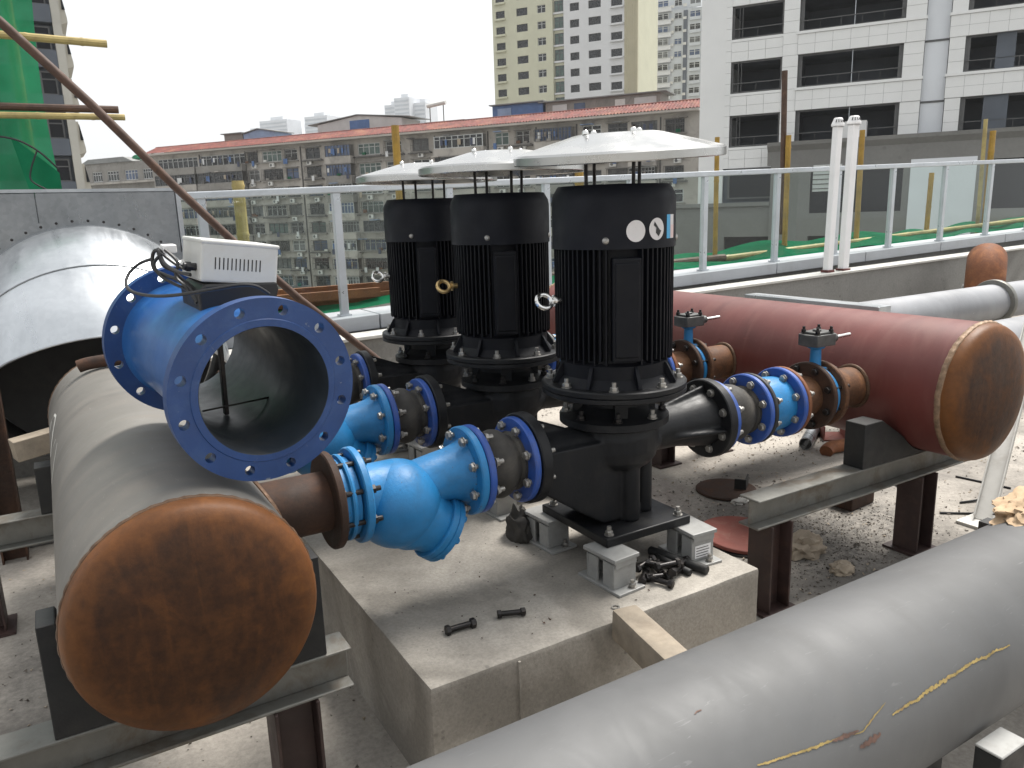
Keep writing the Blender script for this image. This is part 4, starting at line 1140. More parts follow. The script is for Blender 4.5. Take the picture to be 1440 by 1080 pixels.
def fnet(u, v):
    x = -.6 + 17.5 * u; y = 6.62 + .55 * v
    return (x, y, .72 + SL * x + .10 * v + .07 * noise.noise(Vector((x * 1.3, y * 2, 0))) + .12 * abs(noise.noise(Vector((x * .55, 4, 0)))) * v)
sheet(fnet, 140, 8, 'debris_net', M['net_dark'], 'green debris net sagging along the outside of the parapet', 'net')
for k, (xa, xb, z) in enumerate([(1.0, 2.6, .93), (1.35, 2.9, .885), (.9, 2.75, .965)]):
    o = MB().box(xa, xb, 6.72 + k * .07, 6.78 + k * .07, z - .05, z + .03).build('formwork_board', M['rust_orange'], None, smooth=0); tag(o, ('orange-brown formwork board on the net beyond the parapet, middle of three', 'orange-brown formwork board on the net beyond the parapet, lowest of three', 'orange-brown formwork board on the net beyond the parapet, topmost of three')[k], 'board', 'boards beyond the parapet')
# tall net hanging from the scaffold at the left
def tall(u, v):
    x = .20 - 3.2 * u + .03 * sin(v * 9); z = .4 + 4.4 * v
    y = 8.05 + .16 * noise.noise(Vector((x * 1.6, z * .5, 1))) + .05 * sin(x * 7 + z * .8)
    return (x, y, z)
sheet(tall, 60, 60, 'scaffold_net', M['net'], 'tall green safety net hanging from the bamboo scaffold at the left', 'net')
def flap(u, v):
    z = 2.35 - .55 * v - .30 * u * (1 - v); x = .205 - .32 * (1 - u) * (1 - .3 * v); y = 7.93 - .05 * sin(u * 3) + .03 * noise.noise(Vector((x * 6, z * 4, 5)))
    return (x, y, z)
sheet(flap, 14, 14, 'net_flap', M['net_dark'], 'dark folded flap of green net at the lower corner of the tall net', 'net')
rope_net = [o for o in bpy.data.objects if o.name == 'scaffold_net'][0]
MB().tube(spl([(-1.2, 7.86, 2.46), (-.6, 7.84, 2.36), (-.15, 7.84, 2.33), (.05, 7.84, 2.24), (.20, 7.86, 2.08)], 6), .009, 6).build('edge_rope', M['cable'], rope_net)
MB().tube(spl([(.06, 7.84, 2.22), (.0, 7.84, 2.08), (-.01, 7.84, 1.98), (.10, 7.84, 1.90), (.20, 7.85, 1.82)], 6), .008, 6).build('edge_rope', M['cable'], rope_net)
pole((-1.5, 7.9, 3.16), (.71, 7.9, 3.125), .032, M['bamboo_pale'], 'pale bamboo pole end sticking out of the tall green net, topmost')
pole((-1.5, 7.9, 2.57), (.73, 7.9, 2.585), .032, M['rust_pole'], 'brown pole end sticking out of the tall green net, above the paired pale one', 'scaffold_pole', knots=False)
pole((-1.5, 7.86, 2.49), (.77, 7.86, 2.518), .027, M['bamboo_pale'], 'pale bamboo pole end sticking out of the tall green net, lowest')
pole((.0, 8.2, 0), (.02, 8.2, 4.9), .045, M['bamboo'], 'upright bamboo pole showing through the tall green net')
pole((-1.4, 8.25, 0), (-1.4, 8.25, 4.9), .045, M['bamboo'], 'upright bamboo pole of the scaffold outside the left edge')

# white vent pipes on the gutter
for x, w, zt, l in ((7.78, .047, 2.535, 'narrower white vent post with slotted cap standing at the railing'), (8.06, .052, 2.565, 'wider white vent post with slotted cap standing at the railing')):
    T = thing('vent_post', l, 'vent', (x, 5.86, .80), (0, radians(1.1), 0), 'white vent posts')
    H = zt - .80
    MB().box(-w, w, -w * .8, w * .8, 0, H - .11).build('post', M['white_paint'], T, smooth=0, bevel=.012)
    MB().lathe([(w * 1.5, 0), (w * 1.52, .02), (w * 1.0, .085), (w * .85, .092), (.001, .092)], (0, 0, H - .112), (0, 0, 1), 12).build('cap', M['white_paint'], T, smooth=20)
    for k in range(6):
        q = radians(-160 + k * 24)
        MB().box(-.005, .005, -.002, .002, -.022, .022).build('slot', M['cable'], T, (w * 1.26 * cos(q), w * 1.26 * sin(q), H - .055), (radians(-38), 0, q + pi / 2), smooth=0)
    MB().box(-w * 1.25, w * 1.25, -w * 1.1, w * 1.1, -.03, .03).build('base', M['oxide'], T, smooth=0, bevel=.004)

# ================================================================== buildings beyond the roof
M['old_wall'] = paint('weathered_cement_wall', (.40, .37, .335, 1), .9, var=.16, scale=.25, dirt=(.14, .13, .118, 1), dirt_amt=.85, dirt_scale=.45, wcoord=True)
M['old_wall_dark'] = paint('stained_cement_ledge', (.25, .235, .215, 1), .9, var=.2, scale=.4, dirt=(.12, .115, .105, 1), dirt_amt=.7, dirt_scale=.8, wcoord=True)
M['eave'] = paint('eave_white', (.48, .44, .40, 1), .8, var=.1, scale=.4)
M['tile'] = paint('red_roof_tile', (.14, .030, .022, 1), .8, var=.5, scale=1.4, dirt=(.33, .16, .085, 1), dirt_amt=.6, dirt_scale=.35, wcoord=True)
M['pane_dark'] = paint('dark_window_glass', (.010, .012, .015, 1), .25, var=.4, scale=.8, wcoord=True)
M['pane_blue'] = paint('blue_window_glass', (.055, .085, .16, 1), .2, var=.4, scale=.8, wcoord=True)
M['pane_green'] = paint('green_window_glass', (.06, .10, .085, 1), .2, var=.4, scale=.8, wcoord=True)
M['pane_grey'] = paint('grey_curtained_glass', (.11, .115, .115, 1), .3, var=.6, scale=.9, wcoord=True)
M['frame_white'] = paint('white_window_frame', (.50, .51, .50, 1), .5, var=.08)
M['frame_dark'] = paint('dark_window_frame', (.09, .09, .09, 1), .5, var=.08)
M['ac_white'] = paint('white_air_conditioner', (.60, .59, .56, 1), .6, var=.1, dirt=(.3, .28, .25, 1), dirt_amt=.4)
M['iron'] = paint('dark_iron_cage', (.08, .075, .07, 1), .7, var=.3)
M['cloth_white'] = paint('white_laundry', (.6, .6, .6, 1), .9, var=.15)
M['cloth_dark'] = paint('dark_laundry', (.05, .06, .10, 1), .9, var=.3)
M['blue_board'] = paint('blue_sheet_metal', (.06, .13, .30, 1), .55, var=.2, scale=1)
M['pale_blue'] = paint('pale_blue_sheet_metal', (.22, .30, .45, 1), .55, var=.15, scale=1)
M['shed_white'] = paint('pale_shed_wall', (.50, .50, .49, 1), .7, var=.12, scale=.6)
M['shed_roof'] = paint('grey_shed_roof', (.20, .205, .20, 1), .7, var=.2, scale=.6)
M['cream'] = paint('cream_tower_wall', (.54, .53, .40, 1), .85, var=.05, scale=.3)
M['cream_white'] = paint('white_tower_wall', (.62, .62, .62, 1), .85, var=.04, scale=.3)
M['beige_rib'] = paint('beige_tower_strip', (.46, .42, .30, 1), .85, var=.06, scale=.3)
M['white_tower'] = paint('pale_grey_tower_wall', (.52, .54, .56, 1), .85, var=.06, scale=.3)
M['panel_white'] = paint('white_stone_panel', (.74, .74, .73, 1), .55, var=.035, scale=.5, wcoord=True)
M['panel_back'] = paint('panel_joint_backing', (.3, .3, .3, 1), .9, var=.1)
M['panel_pale'] = paint('pale_blue_grey_render', (.68, .70, .73, 1), .8, var=.06, scale=.3)
M['void_glass'] = paint('black_window_glass', (.008, .009, .012, 1), .08, var=.4, scale=.4, wcoord=True, spec=.12)
M['bay_grey'] = paint('blue_grey_cladding', (.085, .098, .12, 1), .6, var=.15, scale=.4)
M['bone'] = paint('bone_white_strip', (.46, .44, .39, 1), .8, var=.1, scale=.4)
M['haze_block'] = paint('distant_tower_wall', (.60, .62, .65, 1), .9, var=.06, scale=.12)  # pale wall colour carries part of the distant haze
M['haze_band'] = paint('distant_window_band', (.44, .47, .51, 1), .7, var=.1, scale=.12)  # band colour faded too, haze put into the paint

def bars(spec, t0=-.04, t1=.05):
    mb = MB()
    for (a, b, c, d) in spec: mb.box(a, b, t0, t1, c, d)
    return mb
U = {}
U['two'] = bars([(0, 1, 0, .06), (0, 1, .94, 1), (0, .05, .06, .94), (.95, 1, .06, .94), (.47, .53, .06, .94), (.05, .47, .64, .69), (.53, .95, .64, .69)]).mesh('window_frame', 0)
U['four'] = bars([(0, 1, 0, .06), (0, 1, .94, 1), (0, .03, .06, .94), (.97, 1, .06, .94), (.235, .265, .06, .94), (.485, .515, .06, .94), (.735, .765, .06, .94), (.03, .97, .66, .71)]).mesh('window_frame', 0)
U['eight'] = bars([(0, 1, 0, .05), (0, 1, .95, 1), (0, .015, .05, .95), (.985, 1, .05, .95)] + [(k / 8 - .007, k / 8 + .007, .05, .95) for k in range(1, 8)] + [(.015, .985, .68, .72)]).mesh('window_frame', 0)
U['rim'] = bars([(0, 1, 0, .05), (0, 1, .95, 1), (0, .04, .05, .95), (.96, 1, .05, .95)]).mesh('window_frame', 0)
U['pane'] = MB().box(0, 1, .0, .012, 0, 1).mesh('pane', 0)
U['ac'] = MB().box(-.42, .42, -.34, 0, 0, .58).mesh('air_conditioner', 0)
U['fan'] = MB().lathe([(.2, 0), (.2, -.01), (.05, -.015), (.001, -.015)], (-.12, -.34, .29), (0, 1, 0), 14).mesh('fan')
U['cage'] = bars([(0, 1, 0, .03), (0, 1, .97, 1), (0, 1, .48, .51)] + [(k / 12 - .008, k / 12 + .008, .03, .97) for k in range(0, 13)], -.45, -.42).mesh('window_cage', 0)
U['panel'] = MB().box(.008, .992, 0, .04, .012, .988).mesh('panel', 0)
U['ledge'] = MB().box(0, 1, -1, 0, 0, 1).mesh('ledge', 0)
def window(T, x0, x1, z0, z1, y, kind, pane, fmat):
    w = place('window', U[kind], fmat, T, (x0, y, z0), scale=(x1 - x0, 1, z1 - z0))
    place('pane', U['pane'], pane, w, (0, .03, 0))
    return w
def wall_grid(x0, x1, z0, z1, rows, th=.3):
    """wall with real openings. rows: [(zb, zt, [(xa, xb), ...])] from the bottom up"""
    mb = MB(); z = z0
    for zb, zt, ops in sorted(rows):
        if zb > z: mb.box(x0, x1, 0, th, z, zb)
        x = x0
        for a, b in sorted(ops):
            if a > x: mb.box(x, a, 0, th, zb, zt)
            x = b
        if x < x1: mb.box(x, x1, 0, th, zb, zt)
        z = zt
    mb.box(x0, x1, 0, th, z, z1)
    return mb
def bld(name, label, ox, oy, ang):
    return thing(name, label, 'building', (ox, oy, 0), (0, 0, ang))
A_OLD = atan2(-.831, .556); A_WH = atan2(-.844, .537)

# ---- old apartment block with the red tile edge
random.seed(42)
OB = bld('apartment_block', 'long old apartment block with red tiled eaves, balconies and air conditioners', 46.738, 99.86, A_OLD)
cols = [(-47.2, 9, 'b'), (-37.4, 9.4, 'b'), (-31.2, 2.1, 'w'), (-27.4, 3.8, 'f'), (-23.7, 2.4, 'w'), (-19.6, 2.7, 'w'), (-14.4, 4.4, 'b'), (-9.6, 3.8, 'f'), (-5.4, 2.7, 'w'), (-1.0, 2.6, 'w'),
        (5.4, 7.4, 'b'), (11.4, 2.0, 'w'), (14.4, 1.9, 'w'), (19, 5, 'b'), (23.8, 2.4, 'w'), (27.1, 2.5, 'w'), (30.4, 3.2, 'b'), (34.1, 2.3, 'w')]
rows = []; jobs = []
for k in range(8):
    zc_ = 10.95 - 2.68 * k; ops = []
    for cx, w, kd in cols:
        h0, h1 = (.95, .75) if kd == 'b' else (.78, .75)
        ops.append((cx - w / 2, cx + w / 2)); jobs.append((k, cx, w, kd, zc_))
    rows.append((zc_ - .8, zc_ + .78, ops))
wall_grid(-53, 37, -17, 12.35, rows).build('wall', M['old_wall'], OB, smooth=0)
MB().box(-52.9, 36.9, .302, 9.0, -17, 12.3).build('core_wall', M['old_wall_dark'], OB, smooth=0)
panes = ['pane_dark', 'pane_dark', 'pane_dark', 'pane_blue', 'pane_grey', 'pane_green']
for k, cx, w, kd, zc_ in jobs:
    x0, x1 = cx - w / 2, cx + w / 2
    if random.random() < .35: MB().box(x0 - .5, x1 + .5, -.55, -.001, zc_ - 1.15, zc_ - 1.0).build('flower_ledge', M['iron'], OB, smooth=0)
    pm = M[random.choice(panes)]; fmt = M['frame_white'] if random.random() < .6 else M['frame_dark']
    if kd == 'b':
        fr = window(OB, x0, x1, zc_ - .8, zc_ + .78, .12 if random.random() < .3 else -.95, 'eight', M[random.choice(['pane_dark', 'pane_dark', 'pane_blue', 'pane_grey'])], M['frame_dark'] if random.random() < .5 else M['frame_white'])
        bc = MB().box(x0 - .1, x1 + .1, -1.05, -.001, zc_ - 1.75, zc_ - .81).build('balcony', random.choice([M['old_wall'], M['old_wall'], M['old_wall_dark']]), OB, smooth=0)
        MB().box(x0 - .15, x1 + .15, -1.15, -.001, zc_ - 1.88, zc_ - 1.752).build('slab_edge', M['old_wall_dark'], bc, smooth=0)
        if random.random() < .7:
            for q in range(random.randint(3, 7)):
                xx = random.uniform(x0 + .2, x1 - .6); hh = random.uniform(.5, .9)
                MB().box(xx, xx + random.uniform(.25, .5), -1.12, -1.08, zc_ + .3 - hh, zc_ + .3).build('laundry', random.choice([M['cloth_white'], M['cloth_dark'], M['cloth_dark'], M['blue_board'], M['rag']]), OB, smooth=0)
        if random.random() < .5: place('window_cage', U['cage'], M['iron'], OB, (x0, -.75, zc_ - .75), scale=(w, 1, 1.4))
    else:
        fr = window(OB, x0, x1, zc_ - .8, zc_ + .78, .14, 'four' if kd == 'f' else 'two', pm, fmt)
        if kd == 'f' and k < 2: 
            for c_ in fr.children:
                pass
        place('ledge', U['ledge'], M['old_wall_dark'], OB, (x0 - .25, -.001, zc_ - .98), scale=(w + .5, .38, .14))
        if random.random() < .6: place('window_cage', U['cage'], M['iron'], OB, (x0 - .05, -.02, zc_ - .8), scale=(w + .1, 1, 1.6))
        if random.random() < .72:
            a_ = place('air_conditioner', U['ac'], M['ac_white'], OB, (cx + random.uniform(-.6, .6), -.05, zc_ - 1.62))
            place('fan', U['fan'], M['frame_dark'], a_)
        if random.random() < .5:
            place('awning', U['ledge'], M['old_wall_dark'], OB, (x0 - .2, -.001, zc_ + .84), scale=(w + .4, .55, .09))
for _ in range(230):
    k, cx, w, kd, zc_ = random.choice(jobs)
    xx = cx + random.uniform(-w * .5, w * .5); dep = 1.25 if kd == 'b' else .5
    t_ = random.random()
    if t_ < .45: MB().box(xx - .25, xx + .3, -dep, -dep + .25, zc_ - .8, zc_ - random.uniform(.3, .6)).build('planter', random.choice([M['iron'], M['old_wall_dark'], M['net_dark'], M['ac_white'], M['rust']]), OB, smooth=0)
    elif t_ < .75: MB().box(xx - random.uniform(.4, 1.0), xx + .4, -dep - .3, -.002, zc_ + .82, zc_ + .92).build('sun_blind', random.choice([M['pale_blue'], M['old_wall_dark'], M['iron'], M['shed_roof'], M['eave']]), OB, smooth=0)
    else: MB().box(xx - .2, xx + .25, -dep - .06, -dep, zc_ - 1.3, zc_ - .55).build('hanging_cloth', random.choice([M['cloth_white'], M['cloth_dark'], M['rag'], M['blue_board']]), OB, smooth=0)
for x in (-42.2, -32.6, -21.8, 1.3, 9.4, 16.3, 21.8, 32.4):
    MB().box(x - .07, x + .07, -.16, -.02, -17, 12.0).build('drain_pipe', M['iron'], OB, smooth=0)
MB().box(-53.2, 37.1, -1.3, .3, 12.36, 12.62).build('eave_band', M['eave'], OB, smooth=0)
rf = MB(); nr = 440
vs = []; fs = []
for i in range(nr + 1):
    x = -53.3 + 90.5 * i / nr; b = .12 * (i % 2)
    vs += [(x, -1.42, 12.60 + b), (x, 1.3, 13.72 + b), (x, 1.6, 13.72 + b), (x, 3.6, 12.9 + b)]
    if i: 
        for j in range(3): fs.append((4 * i - 4 + j, 4 * i + j, 4 * i + 1 + j, 4 * i - 3 + j))
rf.add(vs, fs); ro = rf.build('tile_roof', M['tile'], OB, smooth=0); tag(ro, kind='stuff')
rg = MB().cyl((-53.3, 1.45, 13.8), (37.2, 1.45, 13.8), .14, n=8).build('ridge', M['tile'], OB)
def shed(label, x0, x1, y0, y1, z0, z1, wall, roof, over=.3, ridge=0, door=None):
    T = thing('roof_shed', label, 'shed', OB.matrix_world @ Vector((0, 0, 0)) if False else (46.738, 99.86, 0), (0, 0, A_OLD), 'sheds on the roof of the old apartment block')
    MB().box(x0, x1, y0, y1, z0, z1).build('wall', wall, T, smooth=0)
    xm = (x0 + x1) / 2
    if ridge: MB().prism([(x0 - over, z1), (xm, z1 + ridge), (x1 + over, z1), (x1 + over, z1 + .12), (xm, z1 + ridge + .12), (x0 - over, z1 + .12)], y0 - .3, y1 + .3).build('roof', roof, T, smooth=0)
    else: MB().prism([(x0 - over, z1 + .01), (x1 + over, z1 + .01 + .0), (x1 + over, z1 + .14), (x0 - over, z1 + .14)], y0 - .5, y1 + .3).build('roof', roof, T, smooth=0)
    if ridge: MB().prism([(x0, z1), (x1, z1), (xm, z1 + ridge - .02)], y0, y1).build('gable', wall, T, smooth=0)
    if door: MB().box(door[0], door[1], y0 - .05, y0 - .002, z0, door[2]).build('door', M['blue_board'], T, smooth=0)
    return T
shed('small dark shed beside the blue gabled shed on the old block roof', -40.5, -36.6, 4, 8, 12.4, 15.2, M['old_wall_dark'], M['shed_roof'])
shed('pale blue gabled shed on the left of the old block roof', -36.4, -30, 4, 8, 12.4, 15.0, M['pale_blue'], M['shed_roof'], ridge=.6)
shed('long white shed with grey roof and blue door on the old block roof', -21.5, -6.4, 4, 9, 12.4, 15.3, M['shed_white'], M['shed_roof'], over=1.6, ridge=.9, door=(-15.5, -12, 15.5))
shed('blue sheet metal shed on the right of the old block roof', 8.2, 15.6, 4, 8, 12.4, 15.6, M['blue_board'], M['shed_roof'])
T_ = shed('long dark lean-to shed with pale panels on the old block roof', 16, 31.3, 4, 8, 12.4, 15.4, M['old_wall_dark'], M['shed_roof'], over=.9)
for k, (a, b, m_) in enumerate([(17, 19, 'shed_white'), (20, 21.5, 'pane_blue'), (25.5, 26.8, 'ac_white'), (28, 30.8, 'shed_white')]): MB().box(a, b, 3.92, 3.99, 13.2, 15.0).build('panel', M[m_], T_, smooth=0)
MB().box(9, 11, 3.92, 3.99, 13.4, 15.2).build('panel', M['pale_blue'], [o for o in bpy.data.objects if o.get('label', '').startswith('blue sheet metal')][0], smooth=0)
wh = thing('solar_heater', 'small rooftop water heater on the old apartment block', 'water heater', (46.738, 99.86, 0), (0, 0, A_OLD))
MB().cyl((-2.6, 5, 16.6), (.4, 5, 16.9), .28, n=14).build('tank', M['ac_white'], wh)
MB().cyl((-2.2, 5, 13), (-2.2, 5, 16.5), .07, n=6).cyl((0, 5, 13), (0, 5, 16.8), .07, n=6).build('stand', M['iron'], wh)
MB().box(-3, 3.5, 4.6, 6, 14.1, 14.4).build('platform', M['old_wall_dark'], wh, smooth=0)

# ---- grey old block at the left
GB = bld('apartment_block', 'small grey old apartment block far left, beside the dark tower', 14.9, 179.65, A_OLD); GB.scale = (1.3, 1.3, 1.3); GB.location.z = -.48
rows = []
for k in range(6):
    z = 9.0 - 2.9 * k; rows.append((z - .75, z + .75, [(-5.8, -3.6), (-2.4, .2), (1.6, 4.4), (5.6, 7.6)]))
wall_grid(-7.5, 16, -17, 11.0, rows).build('wall', M['old_wall_dark'], GB, smooth=0)
MB().box(-7.4, 15.9, .302, 8, -17, 10.9).build('core_wall', M['old_wall_dark'], GB, smooth=0)
for zb, zt, ops in rows:
    for a, b in ops: window(GB, a, b, zb, zt, .12, 'four', M[random.choice(panes)], M['frame_white'])
    MB().box(-7.6, 9, -.9, -.001, zb - .5, zb - .2).build('balcony', M['old_wall'], GB, smooth=0)
MB().prism([(-8, 11.01), (-6, 11.7), (2, 11.75), (4, 11.01)], -.3, 6).build('roof', M['shed_roof'], GB, smooth=0)
for k in range(3): 
    lump('roof_shrub', (14.9 + .556 * (3.5 + k * 2.6) + 1.6, 179.65 - .831 * (3.5 + k * 2.6) + 1.1, 13.7), .9, .9, 1.0, 40 + k, .5, M['net_dark'], ('leftmost', 'middle', 'rightmost')[k] + ' of three small shrubs on the roof of the grey old block', 'shrub', sub=3)

# ---- white office building at the right
WB = bld('office_building', 'white stone-panelled office building with wide dark windows at the right', 42.425, 40.311, A_WH)
MB().box(-2.2, 30, 5.0, 14, -17, 24).build('core_wall', M['bay_grey'], WB, smooth=0)
for z0, z1 in ((-17, 5.5), (7.70, 9.08), (11.22, 12.58), (14.76, 16.1), (18.25, 19.65), (21.8, 24)):
    MB().box(-2.2, 30, .32, 4.99, z0, z1).build('floor_slab', M['bay_grey'], WB, smooth=0)
for x in (-2.0, 3.55, 11.0, 12.9, 21.2):
    MB().box(x, x + .5, .35, 4.98, 5.51, 21.79).build('cross_wall', M['bay_grey'], WB, smooth=0)
MB().box(-2.35, -.62, .02, 14.1, -17, 24.1).build('plain_wall', M['panel_white'], WB, smooth=0)
wrow = [(12.62, 14.72), (9.12, 11.18), (5.55, 7.66), (16.15, 18.2), (19.7, 21.7)]
bays = [(-.25, 3.12), (4.12, 10.38), (13.75, 21.0)]
def tiles(x0, x1, z0, z1, nx, nz, y, name='panel'):
    for i in range(nx):
        for j in range(nz):
            place(name, U['panel'], M['panel_white'], WB, (x0 + (x1 - x0) * i / nx, y, z0 + (z1 - z0) * j / nz), scale=((x1 - x0) / nx, 1, (z1 - z0) / nz))
spans = [(7.66, 9.12), (11.18, 12.62), (14.72, 16.15), (18.2, 19.7), (4.1, 5.55)]
for z0, z1 in spans:
    tiles(-.25, 3.12, z0, z1 - .2, 3, 2, .0)
    tiles(4.06, 11.55, z0, z1 - .2, 7, 2, -.12)
    tiles(12.86, 21.0, z0, z1 - .2, 8, 2, -.12)
    for a, b, y in ((-.3, 3.12, -.02), (4.0, 11.6, -.2), (12.8, 21.1, -.2)):
        MB().box(a, b, y, .3, z1 - .19, z1 - .02).build('sill', M['panel_white'], WB, smooth=0)
        MB().box(a + .05, b - .05, y + .09, .3, z0, z1 - .2).build('backing', M['panel_back'], WB, smooth=0)
for (x0, x1, y) in ((-.62, -.25, 0), (3.12, 4.12, -.08), (10.38, 11.54, -.08), (12.89, 13.75, -.08)):
    tiles(x0, x1, 4.1, 21.8, 1, 25, y)
    MB().box(x0 + .02, x1 - .02, y + .042, .3, 4.1, 21.8).build('backing', M['panel_back'], WB, smooth=0)
MB().box(11.56, 12.87, .25, .33, 4, 22).build('recess_wall', M['panel_pale'], WB, smooth=0)
for z in (7.5, 11.1, 14.7): MB().box(11.56, 12.87, .2, .26, z, z + .12).build('recess_band', M['frame_dark'], WB, smooth=0)
for z0, z1 in wrow:
    for bi, (a, b) in enumerate(bays):
        w = place('window', U['rim'], M['frame_dark'], WB, (a, .22, z0), scale=(b - a, 1, z1 - z0))
        for t in ((.14, .2) if bi == 0 else (.53,)):
            MB().box(a + (b - a) * t - .018, a + (b - a) * t + .018, .16, .24, z0, z1).build('mullion', M['alu'] if bi else M['frame_dark'], WB, smooth=0)
        rl = MB().box(a, b, .12, .15, z0 + .62, z0 + .67)
        n_ = max(2, int((b - a) / 1.25))
        for q in range(n_ + 1): rl.box(a + (b - a) * q / n_ - .015, a + (b - a) * q / n_ + .015, .12, .15, z0, z0 + .62)
        rl.build('guard_rail', M['frame_dark'], WB, smooth=0)
MB().box(15.0, 16.3, .12, .2, 5.55, 7.66).build('column', M['bay_grey'], WB, smooth=0)
MB().box(15.4, 16.4, .12, .2, 9.12, 11.18).build('column', M['bay_grey'], WB, smooth=0)
# grey podium in front of it
PB = bld('podium_block', 'unfinished grey cement podium with a moulded parapet before the white office building', 42.425, 40.311, A_WH)
PB.location = (42.425 - .844 * 1.2, 40.311 - .537 * 1.2, 0)
rows = [(-7.6, -4.6, [(5, 10.4), (13, 17)]), (-3.2, -.6, [(5.4, 10.9), (15.6, 24)]), (.9, 3.85, [(5.4, 7.5), (7.7, 10.9), (15.6, 18.4), (18.9, 24)])]
wall_grid(2.85, 30, -17, 4.12, rows, .4).build('wall', M['far_concrete'], PB, smooth=0)
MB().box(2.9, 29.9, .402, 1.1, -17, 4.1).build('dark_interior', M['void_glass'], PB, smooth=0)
MB().prism([(.0, 4.121), (-.05, 5.0), (-.38, 5.35), (-.42, 5.58), (.35, 5.58), (.35, 4.121)], 2.6, 30, 'yz').build('moulded_parapet', M['far_concrete'], PB, smooth=0)
MB().box(5.55, 7.3, -.05, .0, 2.3, 4.0).build('scaffold_panel', M['frame_white'], PB, smooth=0)
for q in range(5): MB().box(5.55, 7.3, -.09, -.052, 2.45 + q * .3, 2.5 + q * .3).build('slat', M['iron'], PB, smooth=0)
MB().box(11.3, 14.9, -.06, -.001, -6, 4.05).build('white_panel', M['panel_pale'], PB, smooth=0)
MB().box(7.0, 8.6, -.25, 1.2, 5.585, 6.6).build('white_board', M['cream_white'], PB, smooth=0)
LB_ = bld('podium_block', 'lower grey cement wing at the foot of the white office building', 42.425, 40.311, A_WH)
LB_.location = (42.425 - .844 * 1.0, 40.311 - .537 * 1.0, 0)
rows = [(-3.6, -.6, [(-.2, 3.0)])]
wall_grid(-4.0, 2.84, -17, 1.4, rows, .4).build('wall', M['far_concrete'], LB_, smooth=0)
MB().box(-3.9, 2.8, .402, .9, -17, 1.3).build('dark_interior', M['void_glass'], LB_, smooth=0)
MB().prism([(.0, 1.401), (-.3, 1.5), (-.3, 1.75), (.4, 1.75), (.4, 1.401)], -4.1, 2.84, 'yz').build('moulded_parapet', M['far_concrete'], LB_, smooth=0)
w = place('window', U['rim'], M['frame_dark'], LB_, (-.25, .95, 2.0), scale=(3.4, 1, 2.1)); place('pane', U['pane'], M['void_glass'], w, (0, .03, 0))

# ---- cream tower
CT = bld('cream_tower', 'tall cream and white apartment tower with dark square windows', 88.21, 127.097, A_OLD)
zr = [24.36 + 2.84 * k for k in range(-1, 9)]
def tower_face(T, x0, x1, mat, wins, z0, z1, zoff=0, h=.68):
    rows = [(z - h + zoff, z + h + zoff, [(c - w / 2, c + w / 2) for c, w in wins]) for z in zr]
    wall_grid(x0, x1, z0, z1, rows, .4).build('wall', mat, T, smooth=0)
    for zb, zt, ops in rows:
        for a, b in ops: window(T, a, b, zb, zt, .22, 'rim' if b - a > 1.7 else 'two', M['pane_dark'], M['frame_dark'] if b - a > 1.7 else M['frame_white'])
MB().box(-14.1, 14.6, .6, 14, -17, 52).build('core_wall', M['cream'], CT, smooth=0)
tower_face(CT, -14.2, -1.72, M['cream'], [(-12.5, 1.9), (-7.95, 2.3), (-3.95, 1.7)], -17, 52)
tower_face(CT, .5, 9.55, M['cream_white'], [(2.65, 1.8), (6.57, 2.4)], -17, 52, -.5)
tower_face(CT, 9.56, 12.2, M['cream_white'], [(10.75, 2.1)], -17, 52, -.75)
for k in range(-1, 9):
    z = 24.36 + 2.84 * k
    MB().box(-1.7, .48, .3, .55, z - 1.2, z - .9).build('recess_slab', M['cream_white'], CT, smooth=0)
    window(CT, -1.5, .3, z - .85, z + 1.1, .5, 'two', M['pane_green'], M['frame_dark'])
    MB().box(9.6, 12.1, -.5, -.001, z - 1.75, z - 1.45).build('balcony', M['cream_white'], CT, smooth=0)
    MB().box(-13.6, -11.4, -.5, -.001, z - 1.05, z - .72).build('balcony', M['cream'], CT, smooth=0)
MB().box(12.22, 14.7, -.1, .4, -17, 52).build('rib_wall', M['beige_rib'], CT, smooth=0)
for k in range(6): MB().box(12.4 + k * .4, 12.5 + k * .4, -.2, -.101, -17, 52).build('rib', M['beige_rib'], CT, smooth=0)

# ---- pale tower behind
PT = bld('pale_tower', 'pale grey apartment tower with balconies between the cream tower and the office building', 134.519, 148.958, A_OLD)
MB().box(-7.4, 12, .0, 12, -17, 46.8).build('core_wall', M['white_tower'], PT, smooth=0)
MB().box(-4, 6, 2, 10, 46.81, 51).build('roof_house', M['white_tower'], PT, smooth=0)
for k in range(9):
    z = 26.6 + 2.82 * k - .9
    for c, w, y in ((-4.5, 1.8, -.02), (-1.2, 2.6, -.9), (2.2, 1.8, -.02), (6.2, 2.6, -.02), (9.4, 2.4, -.02)):
        window(PT, c - w / 2, c + w / 2, z - .6, z + .75, y - .05, 'two', M[random.choice(['pane_dark', 'pane_grey', 'pane_blue'])], M['frame_white'])
    MB().box(-2.9, .6, -.85, -.001, z - 1.6, z - .62).build('balcony', M['cream_white'], PT, smooth=0)
    MB().box(5.0, 7.6, -.5, -.001, z - 1.3, z - .65).build('balcony', M['white_tower'], PT, smooth=0)
    for c in (-5.9, .8, 3.8): place('air_conditioner', U['ac'], M['ac_white'], PT, (c, -.05, z - .9))
MB().box(3.5, 4.4, -.3, -.001, -17, 46.5).build('dark_shaft', M['bay_grey'], PT, smooth=0)

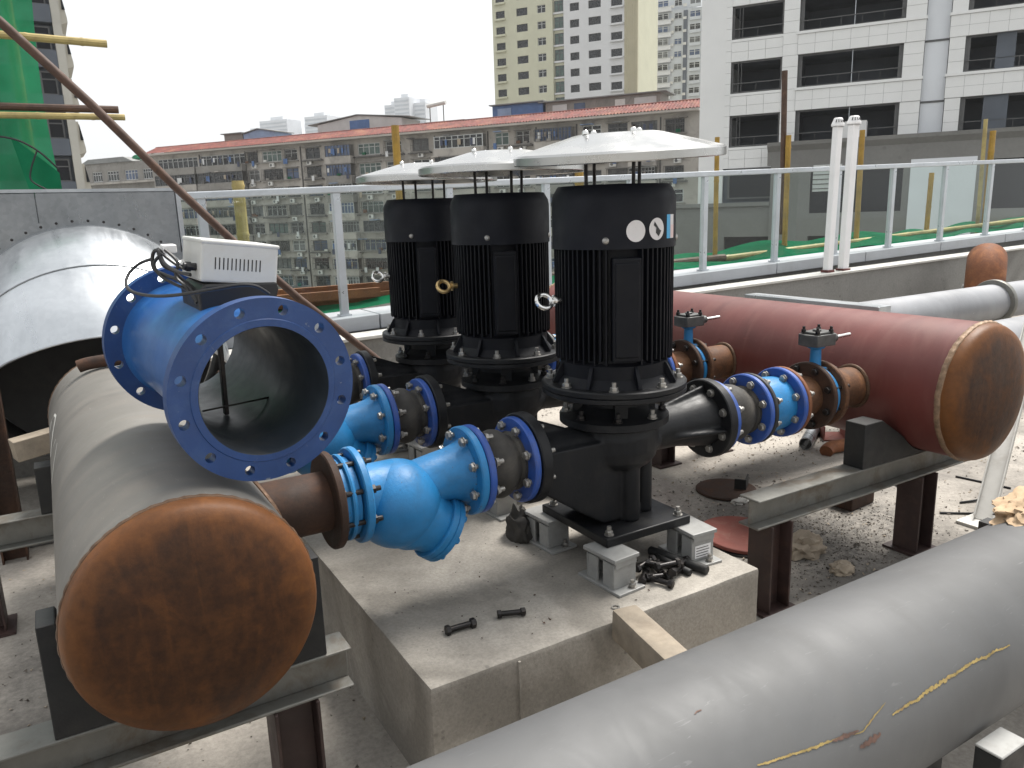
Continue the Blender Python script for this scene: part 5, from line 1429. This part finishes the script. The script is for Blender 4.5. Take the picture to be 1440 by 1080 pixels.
# ---- dark tower at the left
DT = thing('dark_tower', 'dark blue-grey tower with white corner strip at the upper left', 'building', (0, 65, 0))
MB().box(-12, 2.6, .5, 14, -17, 40).build('core_wall', M['bay_grey'], DT, smooth=0)
MB().box(2.62, 3.15, -.25, 14, -17, 40).build('corner_strip', M['bone'], DT, smooth=0)
for k in range(-3, 13):
    z = 4.9 + 2.92 * k
    for (a, b) in ((.5, 2.4), (-2.2, -.3), (-4.9, -3.0)):
        window(DT, a, b, z - .2, z + 1.35, .1, 'two', M['void_glass'], M['frame_dark'])
        MB().box(a - .2, b + .2, -.3, .49, z - 1.35, z - .22).build('spandrel', M['bay_grey'], DT, smooth=0)
    MB().prism([(3.16, z - 1.2), (3.16, z + 1.1), (3.35, z + 1.1), (3.62, z - .7), (3.62, z - 1.0)], 1.0, 6.0).build('bay_window', M['bone'], DT, smooth=0)
    MB().prism([(3.36, z - .2), (3.38, z + .9), (3.40, z + .9), (3.56, z - .2)], .9, .995).build('bay_pane', M['void_glass'], DT, smooth=0)

# ---- distant towers fading into the haze
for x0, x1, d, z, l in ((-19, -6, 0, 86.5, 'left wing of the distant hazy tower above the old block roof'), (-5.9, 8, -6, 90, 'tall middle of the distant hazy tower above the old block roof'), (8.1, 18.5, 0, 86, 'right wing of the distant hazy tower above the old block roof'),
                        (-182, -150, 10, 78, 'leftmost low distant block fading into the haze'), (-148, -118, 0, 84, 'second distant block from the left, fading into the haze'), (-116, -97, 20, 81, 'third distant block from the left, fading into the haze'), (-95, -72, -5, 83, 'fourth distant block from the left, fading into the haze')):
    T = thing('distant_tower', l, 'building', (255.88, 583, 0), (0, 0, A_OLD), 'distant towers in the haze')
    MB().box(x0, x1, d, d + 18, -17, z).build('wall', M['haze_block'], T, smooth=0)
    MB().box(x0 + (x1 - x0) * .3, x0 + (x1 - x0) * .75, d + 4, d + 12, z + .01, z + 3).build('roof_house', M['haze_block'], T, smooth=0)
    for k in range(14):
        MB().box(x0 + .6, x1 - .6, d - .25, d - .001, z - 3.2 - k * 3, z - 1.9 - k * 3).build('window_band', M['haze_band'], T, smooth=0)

# ================================================================== haze
hz = MB().box(-820, 820, -820, 820, -18, 96).build('haze', None, smooth=0)
hm_ = bpy.data.materials.new('haze_air'); hm_.use_nodes = True; hm_.node_tree.nodes.clear()
ho_ = hm_.node_tree.nodes.new('ShaderNodeOutputMaterial'); pv = hm_.node_tree.nodes.new('ShaderNodeVolumePrincipled')
pv.inputs['Color'].default_value = (.98, .99, 1, 1); pv.inputs['Density'].default_value = .00022; pv.inputs['Anisotropy'].default_value = .1
hm_.node_tree.links.new(pv.outputs[0], ho_.inputs['Volume'])
hz.data.materials.append(hm_)
tag(hz, 'thin pale haze filling the air over the city', 'haze', kind='stuff')
